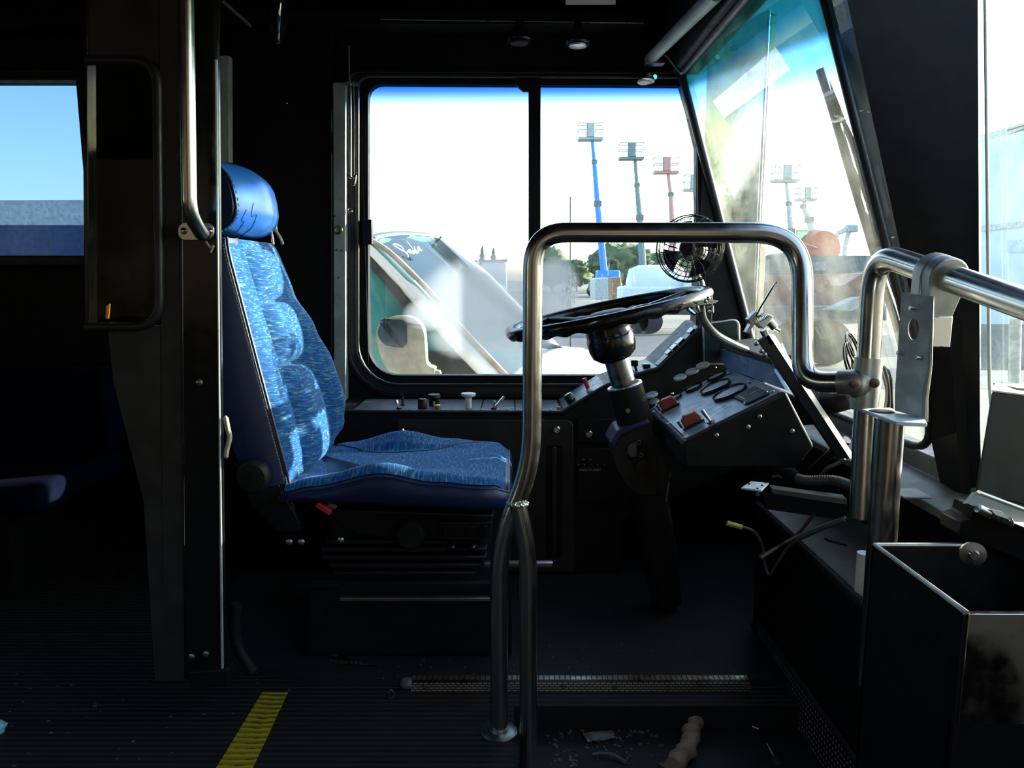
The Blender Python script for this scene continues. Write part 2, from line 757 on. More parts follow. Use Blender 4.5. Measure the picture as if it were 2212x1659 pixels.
# ------------------------------------------------------------------ the bus shell
YW = 2.32                                   # inner face of the left wall


def XW(z):                                  # raked windshield plane
    return .739 + .305 * (.71 - z)


WS_P = Vector((.739, 0, .71))
WS_N = Vector((1, 0, .305)).normalized()


def PW(px, py, off=0.0):
    return PL(px, py, WS_P + WS_N * off, WS_N)


def rpoly(corners, n=6):
    """corners: (x, y, radius) -> rounded loop"""
    out = []
    m = len(corners)
    for i in range(m):
        x, y, r = corners[i]
        p = Vector((x, y))
        u = Vector(corners[i - 1][:2]) - p
        v = Vector(corners[(i + 1) % m][:2]) - p
        a = p + u.normalized() * r
        b = p + v.normalized() * r
        for k in range(n + 1):
            t = k / n
            q = (a * (1 - t) ** 2 + p * (2 * t * (1 - t) * .75) + b * t * t) / ((1 - t) ** 2 + 2 * t * (1 - t) * .75 + t * t)
            out.append((q.x, q.y))
    return out


def struct(name, label=None, loc=(0, 0, 0)):
    o = thing(name, label, None, loc, kind='structure')
    return o


def smesh(mb, name, mat, label=None, **kw):
    o = mb.build(name, mat, None, **kw)
    tag(o, label, kind='structure')
    return o


x_l, x_r = P(795, 500, YW).x, P(1505, 500, YW).x
z_t, z_b = P(1100, 182, YW).z, P(1100, 812, YW).z
pw_r = P(183, 360, YW).x
pz_t, pz_b = P(100, 175, YW).z, P(100, 552, YW).z

# left wall with the driver's window and the passenger windows cut out
mb = MB()
T = .06
mb.span((-7, YW, -.3), (.80, YW + T, z_b - .01))
mb.span((-7, YW, z_t + .01), (.50, YW + T, 1.95))
mb.span((pw_r, YW, z_b - .01), (x_l - .01, YW + T, z_t + .01))
for k in range(4):
    xr = pw_r - k * 1.35
    mb.span((xr - 1.25, YW, z_b - .01), (xr, YW + T, pz_b))
    mb.span((xr - 1.35, YW, z_b - .01), (xr - 1.25, YW + T, z_t + .01))
smesh(mb, 'wall_left', M['black_wall'])
# pale outer skin of the bus side
mb = MB()
mb.span((-7, YW + T, -.5), (.80, YW + T + .012, z_b - .02))
mb.span((-7, YW + T, z_t + .02), (.46, YW + T + .012, 1.98))
smesh(mb, 'wall_outer', paint('white bus skin', (.72, .70, .62), .5, var=.05), 'pale outer skin of the bus side')
# corner post between side window and windshield
mb = MB()
mb.prism([Vector((x_r + .004, YW - .03, 1.262)), Vector((x_r + .004, YW - .03, z_b - .02)), Vector((XW(z_b - .02) - .004, YW - .03, z_b - .02))], (0, .09, 0))
smesh(mb, 'trim_1', M['black_wall'], 'black triangular corner post between side window and windshield')

# right wall with the open doorway round the photographer
mb = MB()
mb.span((-7, -.62, -.3), (-.55, -.56, .7))
mb.span((-7, -.62, 1.4), (-.55, -.56, 1.95))
mb.span((-.75, -.62, .7), (-.55, -.56, 1.4))
mb.span((-3.2, -.62, .7), (-2.9, -.56, 1.4))
mb.span((-7, -.62, .7), (-5.2, -.56, 1.4))
mb.span((-.55, -.62, 1.55), (.55, -.56, 1.95))
mb.span((-.55, -.62, -.3), (-.15, -.56, 1.56))
mb.span((.55, -.62, -.3), (.82, -.56, 1.95))
smesh(mb, 'wall_right', M['black_wall'])
smesh(MB().span((-7.06, -.62, -.3), (-7, YW + T, 1.95)), 'wall_back', M['black_wall'])

# ceiling with sloped cove over the driver's window
mb = MB()
mb.span((-7, -.62, 1.86), (.50, YW + T, 1.95))
smesh(mb, 'ceiling', M['black_wall'])
mb = MB()
cv = [(YW, 1.70), (1.75, 1.845), (1.75, 1.86), (YW, 1.86)]
mb.prism([Vector((-3.0, y, z)) for y, z in cv], (3.36, 0, 0))
smesh(mb, 'trim_2', paint('brown headliner', (.075, .062, .048), .6, spec=.3), 'sloping brown headliner panel above the driver window')
# ledge below the headliner
e0, e1 = P(700, 36, 2.22), P(1392, 48, 2.22)
mb = MB()
mb.span((e0.x - 1.5, 2.20, e1.z - .010), (.38, YW, e1.z + .022))
smesh(mb, 'trim_3', M['black_wall'], 'dark ledge under the headliner')
mb = MB()
mb.tube([P(820, 42, 2.195), P(1390, 50, 2.195)], .0016, 6)
smesh(mb, 'trim_4', M['dull_metal'], 'thin bright metal strip along the ledge above the window')

# front: header over the windshield, lower front wall
mb = MB()
mb.prism([Vector((.44, -.62, 1.90)), Vector((.43, -.62, 1.60)), Vector((XW(1.475) - .035, -.62, 1.478)), Vector((XW(1.475) + .05, -.62, 1.478)), Vector((.56, -.62, 1.90))], (0, YW + .62, 0))
smesh(mb, 'wall_front', M['black_wall'], bevel=.006)
mb = MB()
mb.span((.80, -.62, -.4), (.86, YW + T, .545))
smesh(mb, 'trim_5', M['black_wall'], 'black lower front wall beneath the windshield')

# floor
xp, yp = .004, 1.43
mb = MB()
mb.span((-7, -.62, -.06), (xp, 1.505, 0))
mb.span((xp, yp, -.06), (.62, 1.505, 0))
mb.span((-7, 1.505, -.06), (-.80, YW, 0))
mb.span((-.80, 1.505, -.06), (-.40, 1.66, -.002))
smesh(mb, 'floor', M['floor'], 'black ribbed rubber aisle floor')
smesh(MB().span((xp, -.62, -.12), (.80, yp, -.055)), 'trim_6', M['pit'], 'dirty sunken stepwell floor with scattered scraps')
mb = MB()
mb.prism([Vector((x, y, -.05)) for x, y in ((-.42, 1.505), (.60, 1.505), (.60, 1.762), (.80, 1.762), (.80, YW), (-.80, YW), (-.80, 1.64))], (0, 0, .068))
smesh(mb, 'trim_7', M['platform'], 'scuffed black driver platform floor')

# ------------------------------------------------------------------ driver's window (window_1)
w1 = struct('window_1', 'two-pane side window beside the driver seat', P(1100, 811, YW))
inner = [(795, 181, 30), (1472, 185, 2), (1504, 318, 2), (1505, 811, 3), (795, 811, 66)]
outer = [(748, 150, 30), (1466, 152, 2), (1512, 305, 2), (1528, 858, 4), (748, 858, 118)]
mid = [(772, 163, 28), (1468, 166, 2), (1508, 310, 2), (1518, 832, 4), (772, 832, 92)]
li, lo, lm = rpoly(inner, 8), rpoly(outer, 8), rpoly(mid, 8)
MB().ring(poly(lo, YW - .012), poly(lm, YW - .012), (0, .05, 0)).build('window_frame', M['rubber'], w1, bevel=.002)
MB().ring(poly(lm, YW + .006), poly(li, YW + .006), (0, .035, 0)).build('inner_frame', M['black_wall'], w1, bevel=.002)
MB().tube(poly(lm, YW - .012), .006, 8, closed=True).build('gasket_lip', M['rubber'], w1)
MB().tube(poly(rpoly([(x + (6 if x < 1000 else -2), y + (6 if y < 400 else -8), max(r - 8, 1)) for x, y, r in outer], 8), YW - .013), .004, 8, closed=True).build('gasket_lip', M['rubber'], w1)
FOG = [fogp(1085, 660, 175, 118, .66), fogp(960, 680, 90, 42, .5), fogp(1000, 730, 80, 50, .35), fogp(1195, 630, 60, 75, .62), fogp(1120, 560, 50, 60, .3)]
dx0, dx1 = P(1222, 600, 2.34).x, P(1330, 600, 2.34).x
dz0, dz1 = P(1222, 705, 2.34).z, P(1222, 575, 2.34).z
zb1, zb0 = P(1100, 181, 2.34).z, P(1100, 250, 2.34).z
M['glass_side'] = m_glass('side window glass', (.95, .98, .97), (zb0, zb1 + .01, (.03, .22, .55), 0.0, None, 0, 0), FOG, .02, dirtcol=(.50, .53, .54), drops=(dx0, dx1, dz0, dz1, .75))
MB().prism(poly(rpoly([(790, 176, 25), (1147, 177, 2), (1147, 815, 2), (790, 815, 60)], 6), 2.338), (0, .004, 0)).build('window_pane', M['glass_side'], w1, smooth=False)
MB().prism(poly([(1163, 178), (1470, 182), (1503, 316), (1508, 815), (1163, 815)], 2.343), (0, .004, 0)).build('window_pane', M['glass_side'], w1, smooth=False)
MB().prism(poly([(1142, 176), (1168, 176), (1168, 815), (1142, 815)], YW + .002), (0, .034, 0)).build('divider', M['black_wall'], w1, bevel=.003)
MB().prism(poly([(1112, 178), (1144, 178), (1144, 196), (1130, 196), (1120, 188)], YW - .002), (0, .02, 0)).build('catch', M['black_plastic'], w1)
MB().prism(poly([(782, 474), (803, 474), (803, 528), (782, 528)], YW - .016), (0, .03, 0)).build('latch', M['black_plastic'], w1, bevel=.003)
mb = MB()
for x, y in ((872, 851), (975, 851), (1095, 851), (1205, 852), (838, 868), (1028, 869)):
    mb2 = MB()
    c = P(x, y, YW - .002)
    mb2.lathe([(.006, 0), (.006, .003), (.003, .005)], c, (0, -1, 0), 10)
    mb2.build('screw', M['black_plastic'], w1)

# ------------------------------------------------------------------ passenger window (window_2)
w2 = struct('window_2', 'tinted passenger window on the far wall behind the partition', P(90, 552, YW))
M['glass_tint'] = m_glass('tinted passenger glass', (.40, .50, .57), None, None, .02, dirtcol=(.3, .4, .5))
xa = P(-560, 360, YW).x
MB().span((xa, YW + .02, pz_b - .01), (pw_r + .005, YW + .025, pz_t + .01)).build('window_pane', M['glass_tint'], w2, smooth=False)
fr = MB()
a, b = Vector((xa, 0, pz_b)), Vector((pw_r, 0, pz_t))


def rect_ring(a, b, w, y, d):
    o = [(a.x - w, a.z - w), (b.x + w, a.z - w), (b.x + w, b.z + w), (a.x - w, b.z + w)]
    i = [(a.x, a.z), (b.x, a.z), (b.x, b.z), (a.x, b.z)]
    return MB().ring([Vector((x, y, z)) for x, z in o], [Vector((x, y, z)) for x, z in i], (0, d, 0))


rect_ring(a, b, .03, YW - .012, .04).build('window_frame', M['rubber'], w2, bevel=.003)
MB().tube([P(168, 152, 2.29), P(172, 182, 2.29), P(176, 188, 2.29)], .006, 8).build('catch', M['black_plastic'], w2)
for k in (1, 2, 3):
    MB().span((pw_r - k * 1.35 - 1.25, YW + .02, pz_b), (pw_r - k * 1.35, YW + .025, pz_t)).build('window_pane', M['glass_tint'], w2, smooth=False)

# ------------------------------------------------------------------ windshield (window_3)
w3 = struct('window_3', 'raked windshield with a teal shade band', Vector((XW(.55), 1.85, .55)))
M['glass_front'] = m_glass('windshield glass', (.93, .97, .95), (1.30, 1.43, (.25, .50, .75), .14, (.03, .22, .25), 1.425, 1.45), None, .05, haze=.012, refl=1.0, dirtcol=(.75, .76, .66))


def wsp(y, z, off=0.0):
    return Vector((XW(z), y, z)) + WS_N * off


gl = [(2.295, .548, .01), (2.295, 1.482, .01), (1.30, 1.482, .01), (1.318, .562, .075)]
MB().prism([wsp(y, z) for y, z in rpoly(gl, 6)], WS_N * .006).build('window_pane', M['glass_front'], w3, smooth=False)
g0, g1 = PW(1470, 140), PW(1632, 770)
MB().tube([wsp(2.287, 1.50, -.006), wsp(2.287, .53, -.006)], .013, 10).build('gasket', M['rubber'], w3)
MB().prism([PW(1537, 452, -.004), PW(1543, 446, -.004), PW(1640, 790, -.004), PW(1632, 790, -.004)], -WS_N * .004).build('sunlit_reveal', M['cream'], w3)  # cream colour stands for the sunlight along the reveal
MB().tube([wsp(2.30, 1.478, -.006), wsp(1.25, 1.478, -.006)], .012, 10).build('gasket', M['rubber'], w3)
MB().tube(fillet([wsp(2.29, .548, -.002), wsp(1.322, .562, -.002), PW(1770, -40, -.002)], .11), .008, 10).build('gasket', M['rubber'], w3)

# ------------------------------------------------------------------ centre post between the two front windows
L0, L1, L2 = PW(1764, -60), PW(2019, 960), PW(2046, 1090)
R0, R1, R2 = PX(2112, -60, .80), PX(2117, 930, .80), PX(2122, 1110, .80)
mb = MB()
rows = []
for k in range(9):
    t = k / 8
    l = lerp(L0, L2, t)
    r = lerp(R0, R1, min(1, t / .88)) if t < .88 else lerp(R1, R2, (t - .88) / .12)
    c1 = lerp(l, r, .20) + Vector((-.012, 0, 0))
    c2 = lerp(l, r, .72) + Vector((-.016, 0, 0))
    c3 = lerp(l, r, .80) + Vector((-.004, 0, 0))
    rows.append([l, lerp(l, c1, .6) + Vector((-.004, 0, 0)), c1, c2, c3, r, r + Vector((.012, .04, 0)), l + Vector((.03, .04, 0))])
mb.loft(rows)
mb.build('trim_8', M['pillar'], None, angle=20)
tag(bpy.data.objects['trim_8'], 'wide dark centre post right of the windshield', kind='structure')
w4 = struct('window_4', 'front glass at the right edge beyond the centre post', Vector((.82, .7, .6)))
M['glass_right'] = m_glass('right front glass', (.93, .97, .96), None, None, .05, haze=.008, dirtcol=(.7, .78, .75))
MB().prism([Vector((.825, y, z)) for y, z in rpoly([(1.40, .60, .01), (1.40, 1.75, .01), (-.3, 1.75, .01), (-.3, .60, .05)], 4)], (.005, 0, 0)).build('window_pane', M['glass_right'], w4, smooth=False)
MB().tube(fillet([R0 + Vector((.012, 0, 0)), R1 + Vector((.012, 0, .05)), R1 + Vector((.014, -.05, -.06)), Vector((.815, .5, .60)), Vector((.815, -.4, .60))], .04), .0028, 8).build('gasket', M['cream'], w4)

# grey post beside the driver window and a matching strip behind the headrest
g = struct('trim_9', 'worn grey steel post left of the driver window', P(732, 880, 2.28))
MB().prism(poly([(719, 178), (746, 178), (746, 890), (721, 890)], 2.275), (0, .05, 0)).build('post', M['grey_post'], g, bevel=.002)
MB().torus(P(731, 497, 2.272), (0, 1, 0), .0105, .003, 20, 8).build('grommet', M['brass'], g)
for x, y in ((722, 467), (727, 540), (738, 541), (731, 600)):
    MB().lathe([(.003, 0), (.002, .002)], P(x, y, 2.275), (0, -1, 0), 8).build('rivet', M['rust_screw'], g)
g = MB().prism(poly([(474, 120), (494, 120), (495, 350), (476, 350)], 2.18), (0, .03, 0)).build('trim_10', M['grey_post'], None, bevel=.002)
tag(g, 'narrow grey steel strip above the headrest', kind='structure')
M['black_gloss2'] = M['black_gloss']
g = MB().prism(poly([(496, 60), (718, 60), (718, 900), (500, 900)], 2.29), (0, .03, 0)).build('trim_11', M['black_wall'], None, bevel=.004)
tag(g, 'black wall panel behind the driver seat', kind='structure')

# ------------------------------------------------------------------ driver seat
seat = thing('driver_seat', 'blue flecked fabric bus driver seat with high back and bright blue headrest', 'seat', (-.27, 1.76, .018))
YN, YF = 1.575, 1.965
Pb, Pt = P(625, 1042, YN), P(481, 512, YN)
Pb, Pt = Vector((Pb.x, 0, Pb.z)), Vector((Pt.x, 0, Pt.z))
up = (Pt - Pb).normalized()
fd = Vector((up.z, 0, -up.x))
if fd.x < 0:
    fd = -fd


def amp(s):
    return interp(s, [0, .1, .22, .4, .58, .76, 1.0], [.012, .058, .076, .070, .048, .018, .004])


def back_base(s, t, o):
    yn = YN + .012 * s
    yf = YF - .035 * s ** 2
    if s > .9:                                    # rounded top corners
        k = (s - .9) / .1
        yn += .012 * k * k
        yf -= .02 * k * k
    p = lerp(Pb, Pt, s)
    return Vector((p.x, yn + (yf - yn) * t, p.z)) + fd * o


def back_off(s, t):
    a = amp(s)
    nb = math.sin(math.pi * min(1, t / .25)) ** .75 if t < .25 else 0
    e = (1 - t) / .36
    fb = 0
    if e < 1:
        fb = math.sin(math.pi / 2 * min(1, e / .30)) ** .6 if e < .30 else .5 + .5 * math.cos(math.pi * (e - .30) / .70)
    dip = .006
    return a * .34 * nb + a * fb + dip * (1 if .2 < t < .8 else 0) - .10 * max(0, s - .975) * 10 * .25


mb = MB()
mb.grid(lambda i, j: back_base(i, j, back_off(i, j)), 40, 44)
back = mb.build('backrest', M['fabric'], seat, angle=80)


def pad(s0, s1, h, name='back_pad'):
    def fn(i, j):
        # superelliptic pillow that wraps down to the backrest at its rim
        u = 2 * i - 1
        v = 2 * j - 1
        e = (max(0, 1 - abs(u) ** 6)) ** .5 * ((max(0, 1 - abs(v) ** 8)) ** .45 if v > 0 else (max(0, 1 - abs(v) ** 2.6)) ** .85)
        s = s0 + (s1 - s0) * i
        t = .20 + .47 * j
        crease = 0
        return back_base(s, t, -.004 + (h + .010 * math.sin(math.pi * i)) * e + .004)
    m = MB()
    m.grid(fn, 26, 26)
    return m.build(name, M['fabric'], back, angle=80)


pad(-.01, .45, .044)
pad(.455, .73, .036)
pad(.735, .965, .026)
# vinyl shell behind and at the sides
rings = []
for i in range(15):
    s = i / 14
    th = .085 + .03 * math.sin(math.pi * s)
    rings.append([back_base(s, 0, 0), back_base(s, 1, 0), back_base(s, 1, 0) + Vector((-.01, .012, 0)), back_base(s, 1, -th), back_base(s, .5, -th - .02), back_base(s, 0, -th), back_base(s, 0, 0) + Vector((-.01, -.012, 0))])
MB().loft(rings).build('back_shell', M['skin_vinyl'], seat, angle=70)
MB().tube([back_base(i / 30, 0, .002) + Vector((0, -.006, 0)) for i in range(31)], .0035, 8).build('piping', M['skin_vinyl'], back)
st = MB()
for i in range(70):
    s = .02 + .96 * i / 70
    p, q = back_base(s, 0, -.006) + Vector((0, -.0105, 0)), back_base(s + .007, 0, -.006) + Vector((0, -.0105, 0))
    st.tube([p, q], .0012, 4)
o = st.build('stitching', M['wire_tan'], back)
o['kind'] = 'stuff'
# pale belt-guide tab on the top edge and the belt on the far shoulder
MB().cyl(P(512, 530, 1.66), P(512, 514, 1.66), .0035, 8).build('headrest_rod', M['chrome'], seat)
MB().cyl(P(590, 528, 1.82), P(585, 495, 1.82), .0035, 8).build('headrest_rod', M['chrome'], seat)
MB().prism(poly([(585, 478), (594, 470), (597, 500), (590, 500)], 1.93), (0, .012, 0)).build('belt_guide', M['tape'], seat)
MB().tube(smooth_path(poly([(592, 492), (600, 505), (606, 515), (611, 528)], 1.93), 5), .004, 6).build('belt_loop', M['tape'], seat)

# headrest
hc = P(478, 428, 1.77)
hz0, hz1 = P(500, 512, 1.70).z, P(500, 338, 1.62).z
hzc, hh = (hz0 + hz1) / 2, (hz1 - hz0) / 2


def head_ring(y, k, xf):
    """closed profile in XZ: flat back, bulging front"""
    pts = []
    for a in range(28):
        th = 2 * math.pi * a / 28
        c, s_ = math.cos(th), math.sin(th)
        x = (abs(c) ** .95) * (1 if c > 0 else -1)
        z = (abs(s_) ** .72) * (1 if s_ > 0 else -1)
        pts.append(Vector((xf - .085 + .085 * x * k + (-.012 * z), y, hzc + hh * z * k)))
    return pts


hr = []
for i in range(13):
    t = i / 12
    y = 1.60 + .30 * t
    k = (1 - abs(2 * t - 1) ** 5 * .07)
    xf = interp(t, [0, .45, .75, 1.0], [P(513, 430, 1.60).x, P(583, 430, 1.73).x, P(592, 430, 1.80).x, P(580, 430, 1.90).x])
    hr.append(head_ring(y, k, xf))
head = MB().loft(hr, cap=False).build('headrest', M['leather'], seat, angle=80)
hb = MB().loft(hr, cap=False)
tree_h = BVHTree.FromPolygons([Vector(v) for v in hb.v], hb.f)
for pts in (((532, 453), (522, 475), (526, 481), (510, 503)), ((547, 439), (543, 467), (554, 464), (543, 492), (520, 510))):
    pp = []
    for q in smooth_path([Vector((x, y, 0)) for x, y in pts], 4):
        d = ray(q.x, q.y).normalized()
        h = tree_h.ray_cast(CAM, d)
        if h[0] is not None:
            pp.append(h[0] - d * .0002)
    if len(pp) > 2:
        MB().tube(pp, .0011, 6).build('crease', M['skin_vinyl'], head)  # dark tube draws the shade in a headrest wrinkle
cap = MB()
cap.loft([[p + Vector((0, .001, 0)) for p in hr[0]], [lerp(p, Vector((hr[0][0].x - .085, 1.60, hzc)), .05) + Vector((0, -.006, 0)) for p in hr[0]]])
cap.build('side_panel', M['skin_vinyl'], head, angle=50)
MB().loft([[p - Vector((0, .001, 0)) for p in hr[-1]], [p + Vector((0, .004, 0)) for p in hr[-1]]]).build('side_panel', M['skin_vinyl'], head)
MB().tube([p + Vector((.001, -.001, 0)) for p in hr[0]], .003, 8, closed=True).build('piping', M['skin_vinyl'], head)
st = MB()
for i in range(28):
    for f in (.15, .6):
        p = lerp(hr[0][i], hr[0][(i + 1) % 28], f)
        q = lerp(hr[0][i], hr[0][(i + 1) % 28], f + .25)
        c = Vector((hr[0][0].x - .085, 1.60, hzc))
        st.tube([lerp(p, c, -.035) + Vector((0, .008, 0)), lerp(q, c, -.035) + Vector((0, .008, 0))], .0011, 4)
o = st.build('stitching', M['wire_tan'], head)
o['kind'] = 'stuff'

# seat cushion
CX0, CX1 = -.495, P(1092, 1045, 1.555).x
CY0, CY1 = 1.555, 1.945


def cush(u, t):
    w = 1.0
    if u > .86:
        w = 1 - .10 * ((u - .86) / .14) ** 3
    yc, hw = (CY0 + CY1) / 2, (CY1 - CY0) / 2
    y = yc + hw * (2 * t - 1) * w
    x = CX0 + (CX1 - CX0) * u
    zb = interp(u, [0, .15, .55, .85, .95, 1.0], [.437, .440, .448, .452, .450, .436])
    bump = interp(u, [0, .12, .42, .70, .85, 1], [.0, .010, .036, .010, .0, .0])
    e = abs(2 * t - 1)
    rid = interp(e, [0, .52, .62, .86, 1.0], [0, 0, .55, 1.0, .86])
    edge = -.012 * max(0, (e - .9) / .1) ** 2
    xf = -.012 * math.exp(-((1 - u) / .02))
    return Vector((x, y, zb + bump * rid + edge))


mb = MB()
mb.grid(lambda i, j: cush(i, j), 56, 44)
cu = mb.build('seat_cushion', M['fabric_seat'], seat, angle=80)
loop = [cush(i / 40, 0) for i in range(41)] + [cush(1, j / 20) for j in range(1, 21)] + [cush(1 - i / 40, 1) for i in range(1, 41)] + [cush(0, 1 - j / 20) for j in range(1, 20)]
cc = Vector(((CX0 + CX1) / 2, (CY0 + CY1) / 2, 0))


def off_loop(d, dz, flat=None):
    out = []
    n = len(loop)
    for i, p in enumerate(loop):
        tn = (loop[(i + 1) % n] - loop[i - 1])
        nrm = Vector((tn.y, -tn.x, 0))
        nrm.normalize()
        q = p + nrm * d
        z = p.z + dz if flat is None else flat
        out.append(Vector((q.x, q.y, z)))
    return out


zbot = P(1075, 1104, 1.555).z
zb2 = P(640, 1080, 1.555).z
flat = off_loop(.006, 0)
rings = [off_loop(-.002, -.001), off_loop(.008, -.006), off_loop(.014, -.020)]
r3, r4 = off_loop(.015, 0), off_loop(.006, 0)
for p in r3:
    p.z = lerp(zb2, zbot, (p.x - CX0) / (CX1 - CX0)) + .012
for p in r4:
    p.z = lerp(zb2, zbot, (p.x - CX0) / (CX1 - CX0))
MB().loft(rings + [r3, r4]).build('cushion_side', M['skin_vinyl'], cu, angle=60)
MB().tube(off_loop(.006, -.006), .0036, 8, closed=True).build('piping', M['skin_vinyl'], cu)
# the seam that bounds the far bolster
MB().tube([cush(u / 40, .93 - .24 * math.sin(math.pi * (u / 40 - .05) / .80)) + Vector((0, 0, .0006)) for u in range(2, 35)], .0016, 6).build('seam', M['skin_vinyl'], cu)

# base mechanism
bs = seat
MB().prism(poly([(700, 1098), (1068, 1110), (1060, 1165), (1000, 1170), (770, 1160), (740, 1140)], 1.62), (0, .30, 0)).build('seat_pan', M['black_plastic'], bs, bevel=.006)
mb = MB()
for k in range(6):
    z = P(900, 1172 + k * 17, 1.64).z
    mb.box((-.25, 1.78, z), (.36 + .03 * math.sin(k * 1.1), .28, .012))
mb.span((-.42, 1.66, .05), (-.08, 1.90, .36))
mb.build('bellows', M['bellows'], bs, bevel=.004)
MB().prism([Vector((-.48, 1.60, .018)), Vector((.0, 1.60, .018)), Vector((-.02, 1.60, .20)), Vector((-.46, 1.60, .20))], (0, .34, 0)).build('pedestal', M['black_wall'], bs, bevel=.006)
r0, r1 = P(735, 1286, 1.58), P(1062, 1298, 1.58)
MB().box((r0 + r1) / 2, ((r1 - r0).length, .016, .008)).build('slide_rail', M['dull_metal'], bs, bevel=.001)
r0, r1 = P(640, 1264, 1.585), P(735, 1264, 1.585)
MB().box((r0 + r1) / 2, ((r1 - r0).length, .012, .008)).build('slide_rail', M['black_plastic'], bs, bevel=.001)
MB().box(P(1120, 1218, 1.62), (.16, .012, .013)).build('adjuster_lever', M['dull_metal'], bs, bevel=.003)
c = P(541, 1034, 1.53)
MB().lathe([(.036, 0), (.036, .018), (.030, .028), (.012, .031)], c + Vector((0, .03, 0)), (0, -1, 0), 28).build('recliner_knob', M['console'], bs)
MB().prism(poly([(505, 1000), (570, 1005), (632, 1085), (650, 1150), (600, 1150), (540, 1090)], 1.572), (0, .02, 0)).build('recliner_plate', M['black_plastic'], bs, bevel=.003)
MB().tube([P(605, 1058, 1.56), P(650, 1132, 1.56)], .0012, 5).build('cable', M['dull_metal'], bs)
c = P(884, 1160, 1.58)
MB().lathe([(.034, 0), (.034, .02), (.028, .028)], c + Vector((0, .03, 0)), (0, -1, 0), 24).build('height_knob', M['console'], bs)
sp = MB().prism(poly([(948, 1128), (1062, 1128), (1060, 1176), (1040, 1178), (1036, 1168), (950, 1166)], 1.60), (0, .03, 0)).build('switch_panel', M['console'], bs, bevel=.002)
for k in range(4):
    MB().box(P(965 + 26 * k, 1146, 1.597), (.018, .010, .026)).build('rocker_switch', M['black_gloss'], sp, bevel=.002)
for x in (975, 1020):
    MB().lathe([(.013, 0), (.010, .010), (.005, .014)], P(x, 1182, 1.60), (0, -1, 0), 16).build('push_button', M['black_gloss'], sp)
for x, y in ((626, 1170), (652, 1170), (737, 1166)):
    MB().lathe([(.008, 0), (.008, .005), (.004, .008)], P(x, y, 1.60), (0, -1, 0), 12).build('bolt', M['dull_metal'], bs)
# red belt buckle hanging beside the seat
bk = MB()
a, b = P(683, 1090, 1.55), P(714, 1110, 1.55)
d = (b - a).normalized()
n = Vector((-d.z, 0, d.x))
bk.prism([a + n * .006, b + n * .006, b - n * .006, a - n * .006], (0, .014, 0))
bk = bk.build('belt_buckle', M['red'], bs, bevel=.002)
MB().prism(poly([(676, 1094), (684, 1086), (720, 1110), (712, 1120)], 1.562), (0, .02, 0)).build('buckle_body', M['black_plastic'], bk, bevel=.002)
MB().prism(poly([(708, 1086), (728, 1092), (726, 1100), (706, 1096)], 1.57), (0, .01, 0)).build('belt_tab', M['wire_tan'], bs, bevel=.002)

# ------------------------------------------------------------------ partition panel left of the seat
YP = 1.40
pt = thing('driver_partition', 'tall glossy black partition panel with a rubber-edged clear window behind the driver seat', 'partition', P(360, 1480, YP))
MB().prism(poly([(388, -260), (474, -260), (471, 130), (478, 830), (486, 1470), (400, 1470)], YP - .004), (0, .010, 0)).build('edge_sheet', M['black_gloss'], pt, bevel=.002)
mb = MB()
mb.prism(poly([(343, -260), (389, -260), (398, 1470), (352, 1470)], YP), (0, .018, 0))
mb.prism(poly([(185, -260), (343, -260), (343, 135), (185, 135)], YP), (0, .018, 0))
mb.prism(poly([(232, 704), (346, 704), (352, 1470), (335, 1470), (310, 1080), (246, 830)], YP), (0, .018, 0))
mb.build('panel_sheet', M['console_brown'], pt)
MB().prism(poly([(463, 128), (468, 128), (474, 830), (482, 1466), (477, 1466)], YP - .008), (0, .015, 0)).build('edge_trim', M['grey_post'], pt, bevel=.001)
MB().prism(poly([(173, -260), (186, -260), (192, 704), (182, 704)], YP - .004), (0, .03, 0)).build('side_post', M['black_gloss'], pt, bevel=.002)
gl_px = rpoly([(184, 132, 2), (343, 132, 46), (346, 704, 62), (188, 704, 2)], 8)
M['plexi'] = m_glass('scratched partition plexiglass', (.50, .48, .40), None, None, .015, refl=.25, dirtcol=(.3, .28, .2))
MB().prism(poly(gl_px, YP + .006), (0, .005, 0)).build('clear_panel', M['plexi'], pt, smooth=False)
MB().tube(poly(fillet([Vector((186, 130, 0)), Vector((340, 130, 0)), Vector((346, 706, 0)), Vector((186, 706, 0))], 60), 0) if False else [P(p.x, p.y, YP - .004) for p in fillet([Vector((186, 130, 0)), Vector((340, 130, 0)), Vector((346, 706, 0)), Vector((186, 706, 0))], 62)], .0088, 10).build('rubber_edge', M['rubber'], pt)
for x, y in ((432, 826), (415, 1418), (446, 1412), (452, 1466)):
    MB().lathe([(.0065, 0), (.0065, .003), (.003, .005)], P(x, y, YP - .005), (0, -1, 0), 12).build('screw', M['dull_metal'], pt)
MB().prism(poly([(229, 662), (237, 656), (234, 688), (228, 688)], YP + .002), (0, .003, 0)).build('orange_tag', M['orange'], pt)
MB().prism(poly([(405, 1452), (492, 1446), (494, 1484), (410, 1488)], YP - .012), (0, .05, 0)).build('foot_bracket', M['black_wall'], pt, bevel=.003)
MB().tube(smooth_path(poly([(487, 898), (492, 925), (496, 945), (490, 972), (488, 990)], 1.395), 5), [.0015] + [.005] * 19 + [.002], 7).build('torn_tape', M['tape'], pt)
